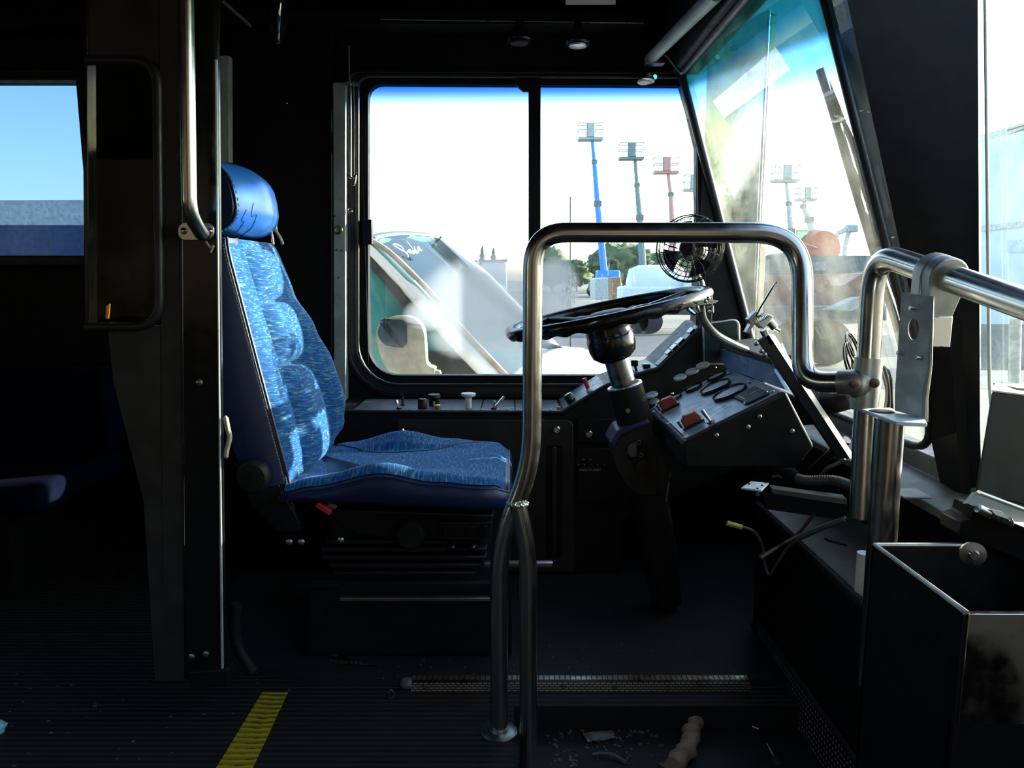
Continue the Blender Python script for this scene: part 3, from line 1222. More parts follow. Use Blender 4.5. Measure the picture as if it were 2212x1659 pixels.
# grab pole bolted on the partition
gp = thing('grab_pole', 'polished vertical grab pole bent into an oval flange on the black partition', 'pole', P(425, 500, YP))
MB().tube(fillet([P(398, -260, 1.335), P(409, 462, 1.335), P(437, 506, 1.385)], [0, .055, 0]), .0132, 20).build('pole', M['steel'], gp)
fl = [(x, y) for x, y in rpoly([(384, 480, 17), (462, 480, 17), (462, 519, 17), (384, 519, 17)], 6)]
MB().prism(poly(fl, YP - .012), (0, .008, 0)).build('flange', M['steel'], gp, bevel=.001)
for x in (397, 451):
    MB().lathe([(.0065, 0), (.005, .003), (.002, .004)], P(x, 499, YP - .012), (0, -1, 0), 14).build('screw', M['chrome'], gp)
mb = MB().tube(smooth_path(poly([(445, 522), (455, 535), (462, 530), (455, 545)], YP - .008), 5), .0022, 6).build('torn_label', M['tape'], pt)

# dim passenger bench in the dark behind the partition
bn = thing('passenger_bench', 'dim blue passenger bench in the shadows at the far left', 'bench', (-1.75, 2.05, 0))
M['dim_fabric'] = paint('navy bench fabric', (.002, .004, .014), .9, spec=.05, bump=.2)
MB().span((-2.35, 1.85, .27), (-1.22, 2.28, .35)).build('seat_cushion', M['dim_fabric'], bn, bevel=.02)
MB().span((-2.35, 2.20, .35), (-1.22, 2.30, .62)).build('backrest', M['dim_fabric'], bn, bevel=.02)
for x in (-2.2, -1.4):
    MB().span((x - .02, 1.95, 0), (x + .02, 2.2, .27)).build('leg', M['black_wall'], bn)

# ------------------------------------------------------------------ stainless grab rail in front of the seat
YR = 1.33
RT = .0175
gr = thing('grab_rail', 'stainless grab rail loop on two forked legs between aisle and driver seat', 'rail', P(1078, 1580, YR))
yt = 1.17                                         # depth of the tee on the right post
main = [P(1078, 1582, YR + .01), P(1078, 1172, YR + .005), P(1148, 1010, YR), P(1152, 502, YR), P(1733, 503, YR - .04), P(1733, 826, YR - .10), P(1850, 826, yt)]
MB().tube(fillet(main, [0, .075, .075, .062, .085, .095, 0], 12), RT, 24).build('rail', M['steel'], gr)
MB().tube(fillet([P(1117, 1086, YR - .004), P(1141, 1195, YR - .006), P(1141, 1668, YR - .006), P(1141, 1700, YR - .006)], [0, .06, .01, 0], 10), RT * .97, 24).build('leg', M['steel'], gr)
wd = MB()
for k in range(16):
    a = math.pi * k / 15
    c = P(1118, 1087, YR - .004) + Vector((math.cos(a) * .0185, -math.sin(a) * .0185, .001 * math.sin(k * 2.3)))
    wd.ball(c, .0032, 8, 6)
wd.build('weld_bead', M['cast'], gr)
MB().lathe([(.036, -.001), (.036, .003), (.033, .005), (.019, .006), (.019, .012)], PZ(1078, 1580, 0.002) * Vector((1, 1, 1)).x if False else Vector((P(1078, 1580, YR + .01).x, YR + .01, .001)), (0, 0, 1), 32).build('floor_flange', M['dull_metal'], gr)
for a in (-2.0, -.6, .9, 2.4):
    c = Vector((P(1078, 1580, YR + .01).x + .028 * math.cos(a), YR + .01 + .028 * math.sin(a), .004))
    MB().lathe([(.004, 0), (.0025, .002)], c, (0, 0, 1), 8).build('screw', M['rust_screw'], gr)

# right-hand rail: post with tee and tube running towards the door
rr = thing('door_rail', 'stainless tube with cast tee and clamp running from a short post to the right edge', 'rail', P(1858, 1115, yt))
up0 = P(1872, 800, yt)
MB().tube(fillet([P(1872, 840, yt), P(1889, 545, yt - .005), P(2240, 665, .80), P(2420, 722, .62)], [0, .075, .0, 0], 12), RT, 24).build('rail', M['steel'], rr)
MB().tube([P(1871, 850, yt), P(1858, 1116, yt)], RT * .98, 24).build('post', M['steel'], rr)
# cast tee
tee = MB()
tee.tube([P(1877, 772, yt), P(1866, 884, yt)], .0213, 24)
tee.tube([lerp(P(1733, 826, YR - .10), P(1850, 826, yt), .70), P(1850, 826, yt), P(1866, 828, yt)], [.0205, .0208, .022], 24)
tee.ball(P(1863, 829, yt), (.024, .0225, .030), 18, 12)
te = tee.build('tee_fitting', M['cast'], rr)
for x, y in ((1843, 828), (1888, 827)):
    MB().lathe([(.0075, 0), (.0075, .004), (.004, .006)], P(x, y, yt - .021), (0, -1, 0), 14).build('screw', M['rust_screw'], te)
# clamp round the tube with a square stub below
q0, q1 = P(1889, 545, yt - .005), P(2240, 665, .80)
ax = (q1 - q0).normalized()
cc_ = lerp(q0, q1, .46)
k0 = PL(2028, 598, cc_, Vector((0, 0, 1)).cross(ax).normalized()) if False else None
best = min((lerp(q0, q1, t / 100) for t in range(20, 80)), key=lambda p: abs((p - CAM).x / ((p - CAM).y * math.cos(PITCH) - (p - CAM).z * math.sin(PITCH)) * F + W / 2 - 2030))
side = ax.cross(Vector((0, 0, 1))).normalized()
upv = side.cross(ax).normalized()


def clamp_ring(c, hw_top, hw_bot, drop):
    pts = []
    for k in range(13):
        a = math.pi * k / 12
        pts.append(c + side * (math.cos(a) * hw_top) + upv * (math.sin(a) * hw_top))
    pts.append(c - side * hw_bot - upv * drop)
    pts.append(c + side * hw_bot - upv * drop)
    return pts


cl = MB().loft([clamp_ring(best - ax * .019, .0265, .022, .058), clamp_ring(best + ax * .004, .0265, .022, .058)]).build('clamp', M['cast'], rr, bevel=.002)
MB().loft([clamp_ring(best + ax * .0045, .0262, .017, .056), clamp_ring(best + ax * .024, .0258, .013, .055)]).build('clamp_half', M['cast'], rr, bevel=.002)
MB().box(best - Vector((0, 0, .073)) + ax * .006, (.024, .024, .040), Matrix.Rotation(math.atan2(ax.y, ax.x), 3, 'Z')).build('square_stub', M['chrome'], rr, bevel=.001)

# bent plate bracket with a hole hanging from the clamp
pb = thing('plate_bracket', 'bent steel plate bracket with a round hole hung under the right-hand rail', 'bracket', P(1970, 900, 1.02))
YB = best.y - .045
out_px = [(1947, 632), (2017, 640), (2013, 790), (1999, 858), (1998, 905), (1921, 884), (1933, 846), (1939, 760)]
hole_c = (1973, 711)
angs = sorted([math.atan2(y - hole_c[1], x - hole_c[0]) for x, y in out_px] + [2 * math.pi * k / 28 - math.pi for k in range(28)])


def ray_poly(c, a, pl):
    best_t = None
    for i in range(len(pl)):
        (x1, y1), (x2, y2) = pl[i], pl[(i + 1) % len(pl)]
        dx, dy = math.cos(a), math.sin(a)
        ex, ey = x2 - x1, y2 - y1
        den = dx * ey - dy * ex
        if abs(den) < 1e-9:
            continue
        t = ((x1 - c[0]) * ey - (y1 - c[1]) * ex) / den
        u = ((x1 - c[0]) * dy - (y1 - c[1]) * dx) / den
        if t > 0 and -1e-6 <= u <= 1 + 1e-6 and (best_t is None or t < best_t):
            best_t = t
    return (c[0] + math.cos(a) * best_t, c[1] + math.sin(a) * best_t)


outl = [ray_poly(hole_c, a, out_px) for a in angs]
inl = [(hole_c[0] + 11.5 * math.cos(a), hole_c[1] + 24 * math.sin(a)) for a in angs]
YBp = lambda x: YB + (2010 - x) * .0006
MB().ring([P(x, y, YBp(x)) for x, y in outl], [P(x, y, YBp(x)) for x, y in inl], (.004, .006, 0)).build('plate', M['grey_plate'], pb, angle=25)
ftz = P(1998, 905, YB).z
ft = [PZ(x, y, ftz) for x, y in ((1998, 905), (2003, 914), (1935, 911), (1862, 883), (1921, 880))]
MB().prism(ft, (0, 0, -.005)).build('foot', M['grey_plate'], pb, bevel=.001)
MB().lathe([(.016, 0), (.014, .001)], PZ(1905, 889, ftz) + Vector((0, 0, .0003)), (0, 0, 1), 24).build('foot_hole', M['black_wall'], pb)
for x, y in ((1973, 665), (1946, 762), (1987, 772)):
    MB().cyl(P(x - 8, y, YBp(x) - .004), P(x + 6, y + 2, YBp(x) - .004), .0028, 8).build('stud', M['dull_metal'], pb)
MB().prism(poly([(2012, 640), (2019, 641), (2014, 800), (2006, 862), (2006, 912), (1998, 912), (1998, 860), (2007, 795)], YB - .001), (.002, .012, 0)).build('plate_edge', M['cast'], pb, bevel=.001)

# second, thicker post
po = MB().tube([P(1922, 902, 1.06), P(1902, 1210, 1.06), P(1885, 1480, 1.06)], .0205, 28)
po = po.build('stanchion_post', M['steel'])
tag(po, 'thick polished steel post standing behind the open bin', 'post')

# ------------------------------------------------------------------ front cabinet, shelf, sill
cb = thing('front_cabinet', 'low black cabinet under the dash with a dirty grey shelf top', 'cabinet', (.7, 1.35, 0))
MB().span((.605, .98, -.05), (.80, 1.76, .322)).build('body', M['black_wall'], cb, bevel=.004)
MB().span((.612, .99, .322), (.80, 1.75, .333)).build('shelf_top', M['shelf'], cb, bevel=.002)
MB().tube([Vector((.604, .98, .331)), Vector((.604, 1.76, .331))], .007, 8).build('shelf_edge', M['black_plastic'], cb)
MB().span((.600, 1.10, -.05), (.605, 1.70, .05)).build('perforated_panel', M['perf'], cb)
MB().tube([Vector((.600, 1.08, .055)), Vector((.600, 1.72, .055))], .005, 8).build('panel_edge', M['console_brown'], cb)
MB().cyl(PZ(1862, 1282, .333), PZ(1862, 1282, .333) + Vector((0, 0, .075)), .013, 18).build('white_stub', M['white_plastic'], cb)
MB().span((.66, 1.28, .335), (.665, 1.34, .337)).build('split_pin', M['black_wall'], cb)
si = struct('trim_12', 'grey metal sill plate below the windshield', (.75, 1.3, .5))
MB().prism([Vector((.725, .88, z)) if False else Vector((x, .88, z)) for x, z in ((.715, .500), (.730, .508), (.795, .512), (.80, .548), (.806, .548), (.806, .49), (.715, .485))], (0, .98, 0)).build('sill_plate', M['sill'], si, bevel=.002)
for y in (1.06, 1.10, 1.42, 1.55):
    MB().lathe([(.004, 0), (.003, .001)], Vector((.745, y, .510)), (0, 0, 1), 8).build('rivet', M['rust_screw'], si)
MB().box(PZ(1965, 1066, .514), (.05, .055, .004)).build('lock_plate', M['shelf'], si, bevel=.002)

# ------------------------------------------------------------------ instrument dash
YD0, YD1 = 1.55, 1.955
ds = thing('instrument_dash', 'black dash box with a sloping blue-grey gauge panel ahead of the steering wheel', 'dashboard', P(1560, 1012, YD0))
A_, B_ = P(1475, 957, YD0), P(1699, 846, YD0)
prof = [P(1475, 957, YD0), P(1699, 846, YD0), P(1760, 965, YD0), P(1722, 1012, YD0), P(1478, 1012, YD0)]
MB().prism(prof, (0, YD1 - YD0, 0)).build('dash_body', M['console'], ds, bevel=.006)
u_ = (B_ - A_).normalized()
pn = Vector((-u_.z, 0, u_.x))
fp = A_ + pn * .002


def PD(px, py, off=0.0):
    return PL(px, py, fp + pn * off, pn)


face = [A_ + u_ * .012 + Vector((0, .014, 0)), B_ - u_ * .008 + Vector((0, .014, 0)), B_ - u_ * .008 + Vector((0, YD1 - YD0 - .012, 0)), A_ + u_ * .012 + Vector((0, YD1 - YD0 - .012, 0))]
fc = MB().prism(face, pn * .003).build('gauge_panel', M['dash_face'], ds, bevel=.001)
for cx, cy, r in ((1546, 837, .040), (1577, 849, .042), (1499, 839, .024), (1455, 861, .024), (1548, 814, .026)):
    c = PD(cx, cy, .003)
    MB().lathe([(r, 0), (r, .005), (r * .95, .007), (r * .90, .0045), (r * .89, .001)], c, pn, 32).build('gauge_bezel', M['black_gloss'], fc)
    MB().lathe([(r * .91, .0005), (r * .91, .002), (0.0, .0022)], c, pn, 32).build('gauge_glass', M['dash_face'], fc)
for cx, cy in ((1447, 880), (1497, 916)):
    c = PD(cx, cy, .003)
    gd = MB()
    prof_g = [(-.022, 0), (.022, 0), (.024, .012), (.018, .026), (-.012, .028), (-.024, .016)]
    gd.prism([c + u_ * x * .9 + pn * z + Vector((0, -.010, 0)) for x, z in prof_g], (0, .020, 0))
    gd = gd.build('switch_guard', M['red_guard'], fc, bevel=.003)
    MB().box(c + pn * .002, (.05, .028, .004), Matrix.Rotation(-math.atan2(u_.z, u_.x), 3, 'Y')).build('guard_base', M['black_plastic'], gd)
    MB().cyl(c + pn * .004 - u_ * .026, c + pn * .022 - u_ * .028, .003, 8).build('toggle', M['dull_metal'], gd)
c = PD(1536, 913, .003)
tg = MB().lathe([(.009, 0), (.009, .004), (.005, .006)], c, pn, 16).build('toggle_switch', M['dull_metal'], fc)
MB().cyl(c + pn * .004, PD(1517, 886, .034), .0034, 10, .0048).build('lever', M['chrome'], tg)
pl = [PD(1583, 858, .003), PD(1614, 874, .003), PD(1663, 851, .003), PD(1632, 836, .003)]
MB().prism(pl, pn * .003).build('placard', M['console'], fc, bevel=.0008)
for x, y in ((1412, 890), (1443, 916), (1479, 946), (1618, 825), (1669, 846), (1574, 806), (1655, 848), (1611, 871), (1545, 795), (1452, 851)):
    MB().lathe([(.0045, 0), (.0045, .002), (.002, .003)], PD(x, y, .003), pn, 10).build('screw', M['dull_metal'], fc)
# small printed strokes
for x0, y0, x1, y1 in ((1595, 855, 1609, 862), (1557, 876, 1565, 871), (1562, 880, 1580, 872), (1620, 851, 1640, 842)):
    MB().tube([PD(x0, y0, .0062 if x0 > 1590 else .0034), PD(x1, y1, .0062 if x0 > 1590 else .0034)], .0007, 4).build('printed_line', M['white_plastic'], fc)
# riser coloured by blue window light and black brow behind the gauges
XR = B_.x - .004
rs = MB().prism([PX(1696, 842, XR), PX(1566, 795, XR), PX(1552, 752, XR), PX(1664, 787, XR)], (.010, 0, 0)).build('riser_panel', M['riser'], ds, bevel=.001)
for pts in (((1600, 772), (1606, 775), (1614, 786), (1608, 783), (1600, 772)), ((1661, 806), (1665, 809), (1673, 803))):
    MB().tube([PX(x, y, XR - .001) for x, y in pts], .0008, 4).build('printed_line', M['white_plastic'], rs)
MB().prism([PX(1552, 752, XR - .012), PX(1664, 787, XR - .012), PX(1660, 772, XR - .012), PX(1556, 738, XR - .012)], (.09, 0, .01)).build('brow', M['console'], ds, bevel=.003)
for x, y in ((1640, 900), (1615, 922), (1547, 940), (1710, 931)):
    MB().lathe([(.0055, 0), (.0055, .003), (.003, .005)], P(x, y, YD0 - .001), (0, -1, 0), 10).build('screw', M['dull_metal'], ds)

# ------------------------------------------------------------------ side console along the window
YC = 2.08
sc_ = thing('side_console', 'long charcoal side console under the driver window stepping up beside the dash', 'console', P(1100, 1240, YC))
top = [(700, 890), (1214, 892), (1312, 832), (1376, 810), (1424, 796), (1522, 702), (1600, 700)]
bot = [(1600, 1010), (1340, 1130), (1340, 1240), (700, 1240)]
body = MB().prism(poly(top + bot, YC), (0, YW - YC - .004, 0)).build('console_body', M['console'], sc_, bevel=.004)
MB().tube(poly(top[:-1], YC - .001), .0055, 8).build('front_lip', M['console'], sc_)


def deck(px0, px1, t0, t1, name='switch_plate', mat='switch_plate', th=.004, back=.20):
    """thin plate lying on one run of the console top"""
    a, b = P(*px0, YC), P(*px1, YC)
    p, q = lerp(a, b, t0), lerp(a, b, t1)
    d = (b - a).normalized()
    nn = Vector((-d.z, 0, d.x))
    if nn.z < 0:
        nn = -nn
    p, q = p + nn * .0005, q + nn * .0005
    m = MB().prism([p + Vector((0, .012, 0)), q + Vector((0, .012, 0)), q + Vector((0, back, 0)), p + Vector((0, back, 0))], nn * th)
    return m.build(name, M[mat], sc_, bevel=.001), d, nn


for t0, t1 in ((.12, .655), (.66, .80), (.805, .995)):
    deck(top[0], top[1], t0, t1)
deck(top[1], top[2], .04, .96)
deck(top[3], top[4], .02, .98)
rp, rd_, rn = deck(top[4], top[5], .02, .98, 'rocker_plate', th=.006, back=.06)
for k, (t, w) in enumerate(((.30, .016), (.42, .020), (.56, .024), (.80, .018))):
    a = lerp(P(*top[4], YC), P(*top[5], YC), t)
    MB().box(a + rn * .008 + Vector((0, .032, 0)), (w, .042, .007), Matrix.Rotation(-math.atan2(rd_.z, rd_.x), 3, 'Y')).build('rocker_switch', M['black_gloss'], rp, bevel=.001)


def on_deck(px, back=.05):
    z = P(1000, 891, YC).z + .004
    return Vector((P(px, 885, YC + back).x, YC + back, z))


def toggle(px, back, tip, mat='chrome', r=.0034):
    c = on_deck(px, back)
    t = MB().lathe([(.008, 0), (.008, .004), (.005, .006)], c, (0, 0, 1), 12).build('toggle_switch', M['black_plastic'], sc_)
    MB().cyl(c + Vector((0, 0, .003)), c + Vector(tip), r, 8, r * 1.2).build('lever', M[mat], t)


toggle(862, .03, (-.008, 0, .026))
toggle(871, .09, (-.003, 0, .034), 'black_plastic')
toggle(1066, .03, (.003, 0, .024), 'dull_metal')
toggle(1070, .05, (.026, 0, .034), 'chrome')
MB().lathe([(.014, 0), (.013, .026), (.011, .029)], on_deck(913, .04), (0, 0, 1), 18).build('rotary_knob', M['black_plastic'], sc_)
MB().lathe([(.016, 0), (.016, .020), (.020, .026), (.018, .034)], on_deck(938, .09), (0, 0, 1), 18).build('rotary_knob', M['black_plastic'], sc_)
MB().lathe([(.008, 0), (.008, .012), (.004, .014)], on_deck(946, .03), (0, 0, 1), 12).build('brass_nut', M['brass'], sc_)
MB().cyl(on_deck(938, .03), on_deck(938, .03) + Vector((0, 0, .022)), .003, 8).build('brass_stem', M['brass'], sc_)
pk = MB().lathe([(.0095, 0), (.0095, .030), (.020, .036), (.022, .042), (.020, .044)], on_deck(1012, .05), (0, 0, 1), 20).build('pull_knob', M['white_plastic'], sc_)
MB().lathe([(.006, 0), (.006, .006)], on_deck(1207, .04), (0, 0, 1), 12).build('indicator_lamp', M['orange'], sc_)
for x in (888, 1040, 1098, 1190):
    MB().lathe([(.004, 0), (.003, .003)], on_deck(x, .02), (0, 0, 1), 8).build('screw', M['dull_metal'], sc_)
d2 = (P(*top[2], YC) - P(*top[1], YC)).normalized()
n2 = Vector((-d2.z, 0, d2.x))
kc = lerp(P(*top[1], YC), P(*top[2], YC), .26) + Vector((0, .05, 0)) + n2 * .004
MB().lathe([(.014, 0), (.014, .020), (.011, .026)], kc, n2, 16).build('rotary_knob', M['black_gloss'], sc_)
kc = lerp(P(*top[1], YC), P(*top[2], YC), .66) + Vector((0, .04, 0)) + n2 * .004
rt = MB().lathe([(.010, 0), (.008, .010)], kc, n2, 14).build('lever_base', M['white_plastic'], sc_)
MB().cyl(kc + n2 * .008, P(1262, 817, YC + .04), .0062, 10, .0066).build('red_lever', M['red'], rt)
kc = lerp(P(*top[3], YC), P(*top[4], YC), .10) + Vector((0, .05, .004))
MB().cyl(kc, kc + Vector((-.004, 0, .014)), .004, 10).build('lever_stem', M['black_plastic'], sc_)
MB().box(kc + Vector((-.006, 0, .022)), (.020, .014, .018)).build('lever_cap', M['black_plastic'], sc_, bevel=.003)
MB().box(lerp(P(*top[3], YC), P(*top[4], YC), .55) + Vector((0, .05, .010)), (.02, .03, .012)).build('rocker_switch', M['black_plastic'], sc_, bevel=.002)
# access door with rib, screws, breaker panel
dr = MB().prism(poly(rpoly([(858, 906, 4), (1238, 908, 14), (1240, 1236, 4), (858, 1236, 4)], 5), YC - .014), (0, .016, 0)).build('access_door', M['console_brown'], sc_, bevel=.003)
MB().prism(poly(rpoly([(1180, 962, 8), (1216, 962, 8), (1214, 1205, 8), (1180, 1205, 8)], 4), YC - .0165), (0, .004, 0)).build('slot', M['black_wall'], dr)
MB().prism(poly(rpoly([(1192, 966, 4), (1203, 966, 4), (1202, 1200, 4), (1192, 1200, 4)], 3), YC - .022), (0, .008, 0)).build('rib', M['console_brown'], dr, bevel=.002)
for x, y in ((1202, 928), (866, 931)):
    b_ = MB().lathe([(.011, 0), (.011, .004), (.0085, .007), (.006, .007), (.005, .003)], P(x, y, YC - .014), (0, -1, 0), 20).build('lock', M['chrome'], dr)
ml = MB().prism(poly([(1248, 905), (1345, 906), (1345, 958), (1248, 956)], YC - .008), (0, .01, 0)).build('cover_plate', M['console'], sc_, bevel=.002)
MB().lathe([(.011, 0), (.011, .004), (.0085, .007), (.006, .007), (.005, .003)], P(1272, 938, YC - .008), (0, -1, 0), 20).build('lock', M['chrome'], ml)
br = MB().prism(poly([(1246, 968), (1330, 969), (1330, 1085), (1246, 1082)], YC - .006), (0, .008, 0)).build('breaker_panel', M['black_plastic'], sc_, bevel=.002)
for x in (1248, 1261, 1275, 1289, 1304):
    MB().lathe([(.005, 0), (.005, .004), (.003, .006)], P(x, 1005, YC - .006), (0, -1, 0), 12).build('reset_button', M['console_brown'], br)


def text_mesh(txt, name, size, loc, mat, parent):
    cu_ = bpy.data.curves.new(name, 'FONT')
    cu_.body = txt
    cu_.size = size
    cu_.align_x = 'CENTER'
    cu_.extrude = .0002
    ob = bpy.data.objects.new(name, cu_)
    COL.objects.link(ob)
    bpy.context.view_layer.update()
    me = bpy.data.meshes.new_from_object(ob.evaluated_get(bpy.context.evaluated_depsgraph_get()))
    bpy.data.objects.remove(ob)
    me.transform(Matrix.Translation(loc) @ Matrix.Rotation(math.pi / 2, 4, 'X'))
    me.materials.append(mat)
    o2 = bpy.data.objects.new(name, me)
    COL.objects.link(o2)
    attach(o2, parent)
    return o2


text_mesh('PRESS TO RESET', 'lettering', .0085, P(1275, 1017, YC - .0072), M['white_plastic'], br)
for x, t_ in ((1261, '10A'), (1275, '15A')):
    text_mesh(t_, 'lettering', .005, P(x, 994, YC - .0072), M['white_plastic'], br)
# pale round lights on the inner slope beside the gauges
for k, (x, y, s) in enumerate(((1469, 816, 1), (1495, 803, 1.05), (1518, 790, 1.05), (1407, 854, 1), (1413, 868, .8))):
    MB().lathe([(.019 * s, 0), (.017 * s, .004), (.006, .005)], P(x, y, 2.03), Vector((-.35, -.22, .9)), 20).build('round_light', M['lens'], sc_)
# rounded display beside the corner post
dm = thing('dash_monitor', 'small dark rounded monitor with a pale rim beside the windshield post', 'monitor', P(1572, 760, 2.06))
lp = rpoly([(1520, 700, 10), (1598, 688, 14), (1602, 790, 6), (1520, 790, 6)], 6)
MB().prism(poly(lp, 2.045), (0, .02, 0)).build('casing', M['cast'], dm, bevel=.003)
MB().prism(poly([(1550 + (x - 1562) * .9 + 10, 740 + (y - 742) * .92) for x, y in lp], 2.042), (0, .004, 0)).build('screen', paint('dark green screen', (.016, .030, .028), .2), dm)

# ------------------------------------------------------------------ steering wheel and column
YS = 1.85
wl_, wr_ = P(1092, 721, YS), P(1533, 627, YS)
wc = (wl_ + wr_) / 2
wu = (wr_ - wl_).normalized()
wR = (wr_ - wl_).length / 2 - .014
wv = Vector((0, 1, .0)).normalized()
wn_ = wu.cross(wv).normalized()
if wn_.z < 0:
    wn_ = -wn_
sw = thing('steering_wheel', 'large black bus steering wheel tilted on its column', 'steering wheel', wc)
pts, rad = [], []
for k in range(160):
    a = 2 * math.pi * k / 160
    pts.append(wc + wu * math.cos(a) * wR + wv * math.sin(a) * wR)
    rad.append(.0145)
rim = MB().tube(pts, .0145, 16, closed=True)
# finger grips on the underside
for i, (x, y, z) in enumerate(rim.v):
    p = Vector((x, y, z))
    k = i // 16
    dn = (p - pts[k]).dot(wn_)
    if dn < -.004:
        rim.v[i] = tuple(p - wn_ * (.0028 * (1 + math.cos(k * 2 * math.pi * 30 / 160)) * (-dn / .0145)))
rim.build('rim', M['black_gloss'], sw, angle=60)
hub_c = P(1306, 680, YS)
hub_c = wc - wn_ * .018
for a0 in (0.35, 2.2, 3.5, 5.4):
    d = wu * math.cos(a0) + wv * math.sin(a0)
    MB().tube(smooth_path([hub_c + d * .04, hub_c + d * .12 + wn_ * .004, wc + d * (wR - .004) - wn_ * .002], 5), [.014] * 5 + [.011] * 5 + [.010], 10).build('spoke', M['black_gloss'], sw)
MB().lathe([(.050, -.006), (.056, .006), (.052, .016), (.040, .021), (.0, .022)], hub_c, wn_, 36).build('horn_button', M['console'], sw)
MB().lathe([(.058, .0), (.060, -.010), (.058, -.022)], hub_c, wn_, 36).build('hub', M['black_plastic'], sw)

ca, cb_ = P(1318, 690, YS), P(1392, 1000, YS)
cd = (cb_ - ca).normalized()
sc2 = thing('steering_column', 'black steering column with cup collar and pivot bracket down to the floor', 'steering column', P(1430, 1240, YS))
t1 = P(1306, 700, YS)
cdir = (P(1345, 835, YS) - P(1316, 730, YS)).normalized()
MB().lathe([(.056, -.008), (.057, .018), (.0575, .020), (.060, .026), (.060, .052), (.054, .072), (.038, .085), (.030, .088)], P(1311, 706, YS), cdir, 32).build('cup_collar', M['black_gloss'], sc2)
MB().cyl(P(1330, 770, YS), P(1353, 850, YS), .031, 28).build('inner_tube', paint('bare column tube', (.22, .21, .19), .3, metal=1.0), sc2)
MB().tube([P(1349, 832, YS), P(1377, 930, YS)], .045, 28).build('sleeve', M['console'], sc2)
MB().torus(P(1349.5, 833, YS), cdir, .041, .0045, 28, 8).build('sleeve_rim', M['dull_metal'], sc2)
for x, y in ((1356, 887), (1391, 862)):
    MB().lathe([(.006, 0), (.006, .003)], P(x, y, YS - .042), (0, -1, 0), 10).build('screw', M['dull_metal'], sc2)
hs = rpoly([(1322, 962, 14), (1340, 932, 12), (1404, 912, 6), (1412, 940, 10), (1440, 1005, 20), (1444, 1052, 26), (1400, 1078, 26), (1352, 1050, 22), (1330, 1000, 10)], 4)
MB().prism(poly(hs, YS - .05), (0, .10, 0)).build('pivot_housing', M['console_brown'], sc2, bevel=.006)
MB().prism(poly([(1318, 958), (1334, 930), (1402, 908), (1404, 918), (1345, 940), (1326, 972)], YS - .058), (0, .11, 0)).build('housing_rim', paint('navy rim', (.02, .024, .06), .4), sc2, bevel=.004)
ins = rpoly([(1353, 972, 8), (1362, 955, 8), (1386, 950, 6), (1398, 966, 8), (1408, 1010, 16), (1386, 1030, 14), (1368, 1008, 6)], 4)
iv = MB().prism(poly(ins, YS - .053), (0, .006, 0)).build('pivot_plate', M['console'], sc2, bevel=.002)
MB().prism(poly(rpoly([(1354, 974, 8), (1360, 958, 8), (1374, 956, 4), (1376, 986, 4), (1360, 988, 8)], 4), YS - .056), (0, .004, 0)).build('pale_tab', M['sill'], iv)
MB().lathe([(.018, 0), (.018, .004), (.012, .005), (.011, .002), (.005, .002)], P(1389, 1010, YS - .053), (0, -1, 0), 24).build('pivot_bolt', M['console_brown'], iv)
for x, y in ((1379, 956), (1384, 983)):
    MB().torus(P(x, y, YS - .054), (0, 1, 0), .005, .0015, 14, 6).build('ring_clip', M['dull_metal'], iv)
MB().tube([P(1398, 1060, YS), P(1425, 1190, YS), P(1440, 1300, YS)], [.05, .045, .04], 16).build('lower_column', M['console'], sc2)
MB().tube([P(1448, 1020, YS - .04), P(1440, 1085, YS - .04)], .003, 6).build('linkage', M['dull_metal'], sc2)

# clip on the rim and ribbed hose down to the dash
mh = thing('microphone_hose', 'ribbed black gooseneck hose with a metal clip at the wheel rim', 'hose', P(1610, 755, 1.75))
hp = smooth_path([P(1513, 662, 1.62), P(1520, 692, 1.63), P(1545, 722, 1.66), P(1580, 742, 1.72), P(1612, 756, 1.78)], 26)
hp = [p for p in hp]
MB().tube(hp, [.0085 + .0011 * (i % 2) for i in range(len(hp))], 12).build('hose', M['wire_grey'], mh, angle=20)
MB().prism(poly([(1502, 652), (1530, 646), (1552, 650), (1545, 656), (1512, 660)], 1.60), (0, .03, 0)).build('clip_plate', M['dull_metal'], mh, bevel=.001)
MB().tube([P(1486, 668, 1.61), P(1500, 678, 1.61), P(1510, 672, 1.61), P(1506, 660, 1.61)], .004, 8).build('clip_arm', M['chrome'], mh)
MB().tube([P(1528, 664, 1.61), P(1540, 662, 1.61), P(1540, 674, 1.61), P(1530, 672, 1.61)], .003, 8).build('clip_arm', M['dull_metal'], mh)
for x, y in ((1530, 645), (1524, 650)):
    MB().ball(P(x, y, 1.60), .005, 10, 8).build('rivet', M['chrome'], mh)

# ------------------------------------------------------------------ cab fan
FY = 2.12
fc_ = P(1490, 537, FY)
fan = thing('cab_fan', 'small black wire-cage fan beside the windshield post', 'fan', P(1512, 612, FY))
fa = Vector((-.42, -.90, .05)).normalized()      # facing
fx = Vector((0, 0, 1)).cross(fa).normalized()
fz = fa.cross(fx).normalized()
FRx = 62 * FY / F


def fpt(a, r, h):
    return fc_ + (fx * math.cos(a) + fz * math.sin(a)) * r + fa * h


